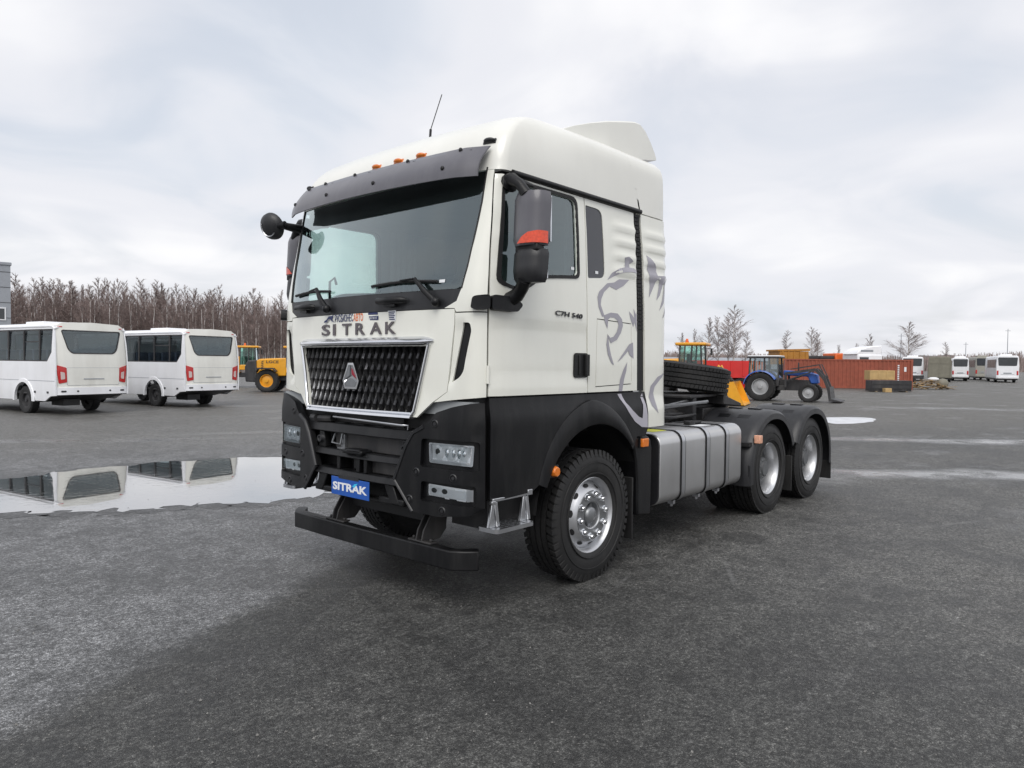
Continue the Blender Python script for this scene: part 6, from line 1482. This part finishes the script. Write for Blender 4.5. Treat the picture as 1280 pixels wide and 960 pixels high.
# plywood crate and the wrapped black bundle standing in front of it
def crate(name, label, cat, px0, px1, D, z0, z1, m_, depth=.9, planks=0, wob=0):
    a = gp(px0, D); c = gp(px1, D); d = (c - a); r = thing(name, label, cat, a, math.atan2(d.y, d.x)); l = d.length
    b = MB(); b.box(0, l, 0, depth, z0, z1); b.build('panel_box', m_, r, bevel=.01)
    for k in range(planks):
        x = l * (k + .02) / max(1, planks - 1) * .98
        b = MB(); b.box(min(x, l - .1), min(x, l - .1) + .1, -.025, 0, z0, z1); b.build('batten', m_, r)
    for z in ((z0 + .02, z1 - .1) if planks else ()):
        b = MB(); b.box(0.1, l - .1, -.022, 0, z, z + .08); b.build('batten', m_, r)
    return r
crate('plywood_crate', 'pale plywood crate standing against the rust-red container', 'crate', 1087, 1118, 51, .78, 1.45, 'plywood', .8, 4)
bl = crate('wrapped_bundle', 'long black wrapped bundle lying below the plywood crate', 'bundle', 1090, 1140, 49, .22, .78, 'machine_dark', .9)
b = MB(); b.box(.05, 2.7, -.03, .92, .50, .53); b.build('top_layer', 'chassis', bl); b = MB(); b.box(.0, 2.7, .03, .9, .05, .22); b.build('lower_layer', 'chassis', bl)
for x in (.25, 1.25, 2.3):
    b = MB(); b.box(x, x + .12, -.02, .95, 0.0, .055); b.build('bearer', 'old_wood', bl)
wb = crate('timber_block', 'small pale timber block under the black bundle', 'block', 1107, 1115, 48.4, 0.0, .27, 'plywood', .4)
rn = random.Random(11)
wp = thing('scrap_wood_pile', 'low pile of broken planks right of the container', 'wood pile', gp(1160, 56), hdR)
for k in range(60):
    b = MB(); a = rn.uniform(0, math.pi); l = rn.uniform(.5, 1.8); x = rn.uniform(-1.4, 1.4); y = rn.uniform(-.7, .7); z = .08 + max(0, .75 * (1 - abs(x + .2) / 1.8)) * rn.random()
    dx, dy, dz = math.cos(a) * l / 2, math.sin(a) * l / 2 * .6, rn.uniform(-.18, .18); b.bar((x - dx, y - dy, max(.03, z - dz)), (x + dx, y + dy, max(.03, z + dz)), rn.uniform(.08, .16), .03); b.build('plank', 'old_wood' if k % 3 else 'plywood', wp)
b = MB(); b.ball((1.3, .3, .45), .5, 10, 6, (.9, .7, .8)); b.build('sack', 'olive_box', wp, smooth=60); b = MB(); b.ball((.7, .5, .78), .35, 10, 6, (1.3, .8, .45)); b.build('sack', 'white_trim', wp, smooth=60)
# white lorry roof fairing and orange machine hood behind the container
wl = thing('white_lorry', 'white lorry whose roof fairing shows above the container', 'truck', gp(1076, 62), hdR + rad(6))
b = MB(); b.box(-1.05, 1.15, -1.2, 1.2, .9, 2.75); b.build('cab', 'bus_white', wl, bevel=.12)
b = MB(); b.prism([(-1.15, 2.72), (-.9, 3.05), (-.3, 3.32), (.35, 3.45), (1.15, 3.50), (1.15, 2.72)], 'y', -1.1, 1.1); b.build('roof_fairing', 'bus_white', wl, bevel=.08)
b = MB(); b.box(-.75, .35, -1.115, -1.10, 2.95, 3.12); b.build('side_mark', 'wall_grey', wl); b = MB(); b.box(-.9, -.1, -1.21, -1.2, 1.8, 2.5); b.build('side_window', 'dark_glass', wl)
b = MB(); b.box(1.2, 5.5, -.4, .4, .7, 1.0); b.build('chassis', 'machine_dark', wl); wheel_set(wl, [(-.2, -1.0, .5), (-.2, 1.0, .5), (3.8, -1., .5), (3.8, 1., .5)], .5, .3, 'y', 'machine_dark')
om = thing('orange_lorry', 'orange lorry cab peeping over the container next to the white fairing', 'truck', gp(1047, 65), hdR + rad(6))
b = MB(); b.box(-.9, .95, -1.1, 1.1, .8, 2.86); b.build('cab', 'orange_paint', om, bevel=.1); b = MB(); b.box(-2.3, -.95, -1.0, 1.0, 2.35, 2.62); b.build('roof_box', 'machine_dark', om, bevel=.04); b = MB(); b.box(-4, -.9, -.45, .45, .7, 1.); b.build('chassis', 'machine_dark', om)
b = MB(); b.box(-2.3, -.95, -1.0, 1.0, 1.0, 2.3); b.build('body', 'rust_red', om)
wheel_set(om, [(0, -1.0, .5), (0, 1.0, .5), (-3.0, -1., .5), (-3., 1., .5)], .5, .3, 'y', 'machine_dark')

# ------------------------------------------------------------ far row of coaches
def coach(name, label, cat, pxc, D, wpx, h, m_, kind, rz=0.0, length=9.0, group='coaches parked in a row at the far right'):
    """seen from behind: local x lateral, y forward"""
    th_ = math.atan((pxc - 640) / FPX); wd = wpx / FPX * D * math.cos(th_) * .97; r = thing(name, label, cat, gp(pxc, D), hdR - th_ + rz, group)
    sec = round_poly([(-wd / 2, .45), (wd / 2, .45), (wd / 2, h * .62), (wd / 2 - .08, h), (-wd / 2 + .08, h), (-wd / 2, h * .62)], [.1, .1, 0, .25, .25, 0], 5)
    b = MB(); b.prism(sec, 'y', 0, length); bo = b.build('body', m_, r, smooth=35, bevel=.08)
    if kind != 'box':
        b = MB(); b.prism(round_poly([(-wd * .40, h * .62), (wd * .40, h * .62), (wd * .43, h * .93), (-wd * .43, h * .93)], .12), 'y', -.02, .1); b.build('rear_window', 'dark_glass', r)
        for sg in (-1, 1):
            b = MB(); b.box(sg * wd * .43 - .09, sg * wd * .43 + .09, -.03, .1, h * .28, h * .44); b.build('tail_lamp', 'red_lens', r, bevel=.02)
            for k in range(5):
                b = MB(); b.box(sg * wd / 2 - .02, sg * wd / 2 + .02, .5 + k * 1.6, 2.0 + k * 1.6, h * .55, h * .86); b.build('side_window', 'dark_glass', r)
        b = MB(); b.box(-wd * .42, wd * .42, -.04, .05, .48, .75); b.build('rear_bumper', m_, r, bevel=.03); b = MB(); b.box(-wd * .3, wd * .3, -.015, .1, .95, .98); b.build('flap_joint', 'wall_grey', r); b = MB(); b.box(-wd * .18, wd * .18, -.02, .1, h * .33, h * .37); b.build('number_plate', 'wall_grey', r)
        b = MB(); b.box(-.6, .6, 1.5, 3.5, h, h + .18); b.build('roof_unit', m_, r, bevel=.06)
    else:
        for x in (-wd * .45, 0, wd * .45):
            b = MB(); b.box(x - .04, x + .04, -.04, 0, .5, h - .1); b.build('door_post', 'olive_box', r)
        b = MB(); b.box(-wd * .45, wd * .45, -.03, 0, h * .72, h * .74); b.build('door_bar', 'olive_box', r)
    b = MB(); b.box(-wd / 2 + .1, wd / 2 - .1, .2, length - .2, .3, .45); b.build('underbody', 'machine_dark', r)
    wheel_set(r, [(-wd / 2 + .2, 2.2, .45), (wd / 2 - .2, 2.2, .45), (-wd / 2 + .2, length - 2, .45), (wd / 2 - .2, length - 2, .45)], .45, .28, 'x', 'machine_dark')
    return r
coach('coach', 'white coach half hidden by the container end', 'bus', 1140, 88, 29, 2.95, 'bus_white', 'coach')
coach('box_truck', 'drab olive box body between two white coaches', 'truck', 1174, 84, 31, 2.95, 'olive_box', 'box', length=6)
coach('coach', 'white coach right of the olive box body', 'bus', 1200, 90, 22, 2.95, 'bus_white', 'coach', rad(2))
coach('coach', 'grey-beige coach showing its flank beside the nearest white coach', 'bus', 1229, 98, 22, 3.2, 'beige_bus', 'coach', rad(7), 11)
coach('coach', 'white coach nearest the right edge of the yard', 'bus', 1259, 84, 30, 3.15, 'bus_white', 'coach', rad(7), 11)

# ------------------------------------------------------------ grey building at the left edge
gb = thing('grey_building', 'grey panelled building cut by the left edge, white-framed window', 'building', gp(14.5, 62), hdR + rad(40))
b = MB(); b.box(-14, 0, 0, 12, 0, 9.6); bw_ = b.build('wall', 'wall_grey', gb)
b = MB(); b.box(-14.1, .08, -.08, 12, 9.6, 9.85); b.build('parapet', 'white_trim' if False else 'wall_grey', gb, bevel=.03)
for k in range(7):
    b = MB(); b.box(-14, .01, -.02, 0, 1.3 * k + 1.2, 1.3 * k + 1.24); b.build('panel_joint', 'machine_dark', gb)
for wx in (-1.3, -4.3):
    b = MB(); b.box(wx, wx + .95, -.06, .02, 4.9, 6.0); f_ = b.build('window', 'white_trim', gb); b = MB(); b.box(wx + .1, wx + .85, -.07, .0, 5.0, 5.9); b.build('pane', 'dark_glass', f_)
# long low grey shed far behind the tractor
sh = thing('long_shed', 'long low grey shed on the horizon behind the red trailer', 'building', gp(905, 150), hdR)
b = MB(); b.box(-14, 14, 0, 10, 0, 2.6); b.build('wall', 'wall_grey', sh); b = MB(); b.prism([(-.3, 2.6), (10.3, 2.6), (5, 3.3)], 'x', -14.2, 14.2); b.build('roof', 'wall_grey', sh)
for k in range(9):
    b = MB(); b.box(-13.5 + 3.1 * k, -12.0 + 3.1 * k, -.05, 0, .9, 1.9); b.build('window', 'dark_glass', sh)

# ------------------------------------------------------------ bare birches
def birch_meshes(seed, h, dens=1.0, spread=1.0):
    rn = random.Random(seed); t = MB(); c = MB()
    n = 9; base = h * .0085; pts = []; x = y = 0
    for i in range(n + 1):
        u = i / n; pts.append(Vector((x, y, h * u))); x += rn.uniform(-.09, .09) * h / 12; y += rn.uniform(-.09, .09) * h / 12
    t.tube(pts, [base * (1 - .97 * (i / n)) + .010 for i in range(n + 1)], 6)
    def at(u):
        k = min(n - 1, int(u * n)); return pts[k].lerp(pts[k + 1], u * n - k)
    def ribbon(a, b, w0, w1):
        d = (b - a); s = Vector((rn.uniform(-1, 1), rn.uniform(-1, 1), rn.uniform(-.3, .3))).cross(d)
        if s.length < 1e-5: return
        s.normalize(); c.add([a - s * w0, a + s * w0, b + s * w1, b - s * w1], [(0, 1, 2, 3)])
    for k in range(int(40 * dens)):
        u = .22 + .76 * (k + rn.random()) / (40 * dens); L = h * (.03 + .25 * (1 - u) ** .75 * (1 if u > .35 else .75)) * spread * rn.uniform(.7, 1.15)
        az = rn.uniform(0, 2 * math.pi); el = rad(rn.uniform(34, 60) + 16 * u); d = Vector((math.cos(az) * math.cos(el), math.sin(az) * math.cos(el), math.sin(el)))
        p = at(u); prev = p
        for s in range(3):
            nx = prev + d * (L / 3); c.tube([prev, nx], [.028 * (1 - .28 * s), .028 * (1 - .28 * (s + 1))], 3, cap=False)
            for j in range(5 if s == 0 else 7):
                q = prev.lerp(nx, rn.random()); a2 = az + rn.uniform(-1.1, 1.1); e2 = el + rn.uniform(-.5, .35); l2 = L * rn.uniform(.18, .40)
                d2 = Vector((math.cos(a2) * math.cos(e2), math.sin(a2) * math.cos(e2), math.sin(e2))); m_ = q + d2 * l2
                ribbon(q, m_, .014, .008)
                for g_ in range(4):
                    q2 = q.lerp(m_, rn.uniform(.3, 1)); d3 = (d2 + Vector((rn.uniform(-.6, .6), rn.uniform(-.6, .6), rn.uniform(-.5, .2)))) * l2 * rn.uniform(.3, .6); ribbon(q2, q2 + d3, .010, .005)
            prev = nx; d = (d + Vector((rn.uniform(-.15, .15), rn.uniform(-.15, .15), .08))).normalized()
    return t.mesh('trunk', 60, fix=False), c.mesh('crown', None, fix=False)
BV = [birch_meshes(100 + i, 12.0, 1.0, (1.0, .85, 1.1, .9, .8, 1.0, 1.2)[i]) for i in range(7)]
def birch(px, D, h, v, label, group, rz, fat=1.0, cm='twigs'):
    r = thing('birch_tree', label, 'tree', gp(px, D), rz, group, h / 12.0)
    r.scale = (h / 12 * fat, h / 12 * fat, h / 12)
    mk('trunk', BV[v][0], 'birch_bark', r); cr = mk('crown', BV[v][1].copy() if cm != 'twigs' and BV[v][1].materials else BV[v][1], cm, r)
    cr.data.materials[0] = MATS[cm]
rn = random.Random(5)
def edge_h(px):                                         # height of the wood's edge, as it recedes to the right
    return np.interp(px, [-80, 20, 60, 120, 200, 260, 320, 380], [14.4, 14.6, 13.8, 14.2, 13.6, 12.8, 12.6, 11.6])
N_T = 150
for i in range(N_T):
    px = -60 + 450 * (i + rn.random()) / N_T; D = rn.choice((112, 116, 121, 127, 134)) + rn.uniform(-2, 2)
    birch(px, D, edge_h(px) * rn.uniform(.72, 1.07) * D / 118, rn.randrange(7), 'bare birch in the dense wood behind the white buses', 'birches of the wood at left', rn.uniform(0, 6.28), rn.uniform(.9, 1.35))
# the depth of the wood: stems too many to count
b = MB()
for i in range(5200):
    px = rn.uniform(-90, 420); D = rn.uniform(136, 175); p = gp(px, D); h = edge_h(px) * rn.uniform(.5, 1.0) * D / 125; w_ = rn.uniform(.03, .10)
    lean = Vector((rn.uniform(-.5, .5), rn.uniform(-.5, .5), h)); s = R_ * w_
    b.add([p - s, p + s, p + lean + s * .2, p + lean - s * .2], [(0, 1, 2, 3)])
    for j in range(5):
        u = rn.uniform(.3, .95); q = p + lean * u; d = Vector((rn.uniform(-1, 1), rn.uniform(-1, 1), rn.uniform(.6, 1.6))) * rn.uniform(.5, 1.3); k = R_ * .03
        b.add([q - k, q + k, q + d], [(0, 1, 2)])
o = b.build('wood', 'twigs_far', None, fix=False); tag(o, 'mass of bare stems deep in the birch wood at left', 'wood', None, 'stuff')
b = MB()
for i in range(5000):
    px = rn.uniform(-90, 420); D = rn.uniform(104, 135); p = gp(px, D); h = rn.uniform(.8, 2.6); d = Vector((rn.uniform(-.5, .5), rn.uniform(-.5, .5), h)); s = R_ * .03
    b.add([p - s, p + s, p + d], [(0, 1, 2)])
o = b.build('undergrowth', 'twigs', None, fix=False); tag(o, 'low brown brush along the foot of the birch wood', 'undergrowth', None, 'stuff')
# single birches on the right horizon
sing = [(852, 140, 9.5, 'small bare birch just past the cab back edge'), (868, 130, 10.0, 'slim bare birch above the loader beacon'), (884, 125, 12.0, 'bare birch right of the loader beacon'), (897, 128, 12.5, 'thin bare birch in the clump over the red trailer'), (918, 122, 14.0, 'tallest bare birch of the clump over the red trailer'), (910, 126, 12.5, 'bare birch leaning into the tall clump over the red trailer'), (932, 130, 9.5, 'short bare birch at the right end of the trailer clump'), (982, 140, 10.5, 'lone bare birch above the ochre tipper'), (1013, 138, 11.0, 'bare birch at the left of the reddish pair beyond the tipper'), (1021, 140, 10.0, 'bare birch at the right of the reddish pair beyond the tipper'), (1046, 150, 7.5, 'small bare birch over the orange lorry'), (1070, 150, 8.0, 'low bare birch left of the white fairing'), (1085, 140, 9.8, 'slender bare birch right above the white fairing'), (1133, 125, 11.3, 'broad lone bare birch above the container end'), (1181, 160, 9.0, 'little lone bare birch above the olive box body')]
for i, (px, D, h, lb) in enumerate(sing): birch(px, D, h * .82, (0, 4, 1, 3, 2, 5, 1, 4, 5, 0, 3, 4, 1, 6, 4)[i], lb, 'single birches on the right horizon', i * 1.3, (1.5, 1.3, 1.7, 1.4, 1.8, 1.5, 1.6, 1.6, 1.7, 1.4, 1.6, 1.5, 1.5, 2.0, 1.5)[i], 'twigs_pale')
# low far wood and hill
b = MB()
for i in range(9000):
    px = rn.uniform(780, 1420); D = rn.uniform(300, 380); p = gp(px, D); hh = np.interp(px, [780, 960, 1040, 1150, 1280, 1420], [7.5, 6.5, 6.0, 6.5, 8.5, 9]); h = hh * rn.uniform(.45, 1.1); d = Vector((rn.uniform(-1, 1), rn.uniform(-1, 1), h)); s = R_ * rn.uniform(.1, .4)
    b.add([p - s, p + s, p + d + s * .3, p + d - s * .3], [(0, 1, 2, 3)])
o = b.build('far_wood', 'twigs_far', None, fix=False); tag(o, 'thin grey-brown line of far woodland on the right horizon', 'wood', None, 'stuff')
b = MB(); vs = []
for i in range(41):
    u = i / 40; px = 1085 + 170 * u; hz = 11.5 * math.sin(math.pi * u) ** 1.3 + .8 * math.sin(u * 23)
    for k, (dD, f_) in enumerate(((0, 0), (40, .6), (90, 1.0), (200, .9), (300, 0))):
        p = gp(px, 480 + dD); vs.append((p.x, p.y, max(-.5, hz * f_)))
b.add(vs, [(i * 5 + k, (i + 1) * 5 + k, (i + 1) * 5 + k + 1, i * 5 + k + 1) for i in range(40) for k in range(4)]); o = b.build('hill', 'hill_scrub', None, smooth=60); tag(o, None, None, None, 'structure')
# power poles
for px, D, h, lb in ((1125, 170, 9.5, 'thin pole right of the container'), (1258, 200, 12.5, 'tall thin pole above the nearest white coach'), (1206, 210, 9, 'thin pole above the grey-beige coach')):
    p = thing('utility_pole', lb, 'pole', gp(px, D), hdR, 'thin poles on the horizon'); b = MB(); b.tube([(0, 0, 0), (0, 0, h)], [.12, .07], 8); b.build('shaft', 'wall_grey', p); b = MB(); b.box(-.7, .7, -.05, .05, h - .6, h - .5); b.build('crossarm', 'wall_grey', p)
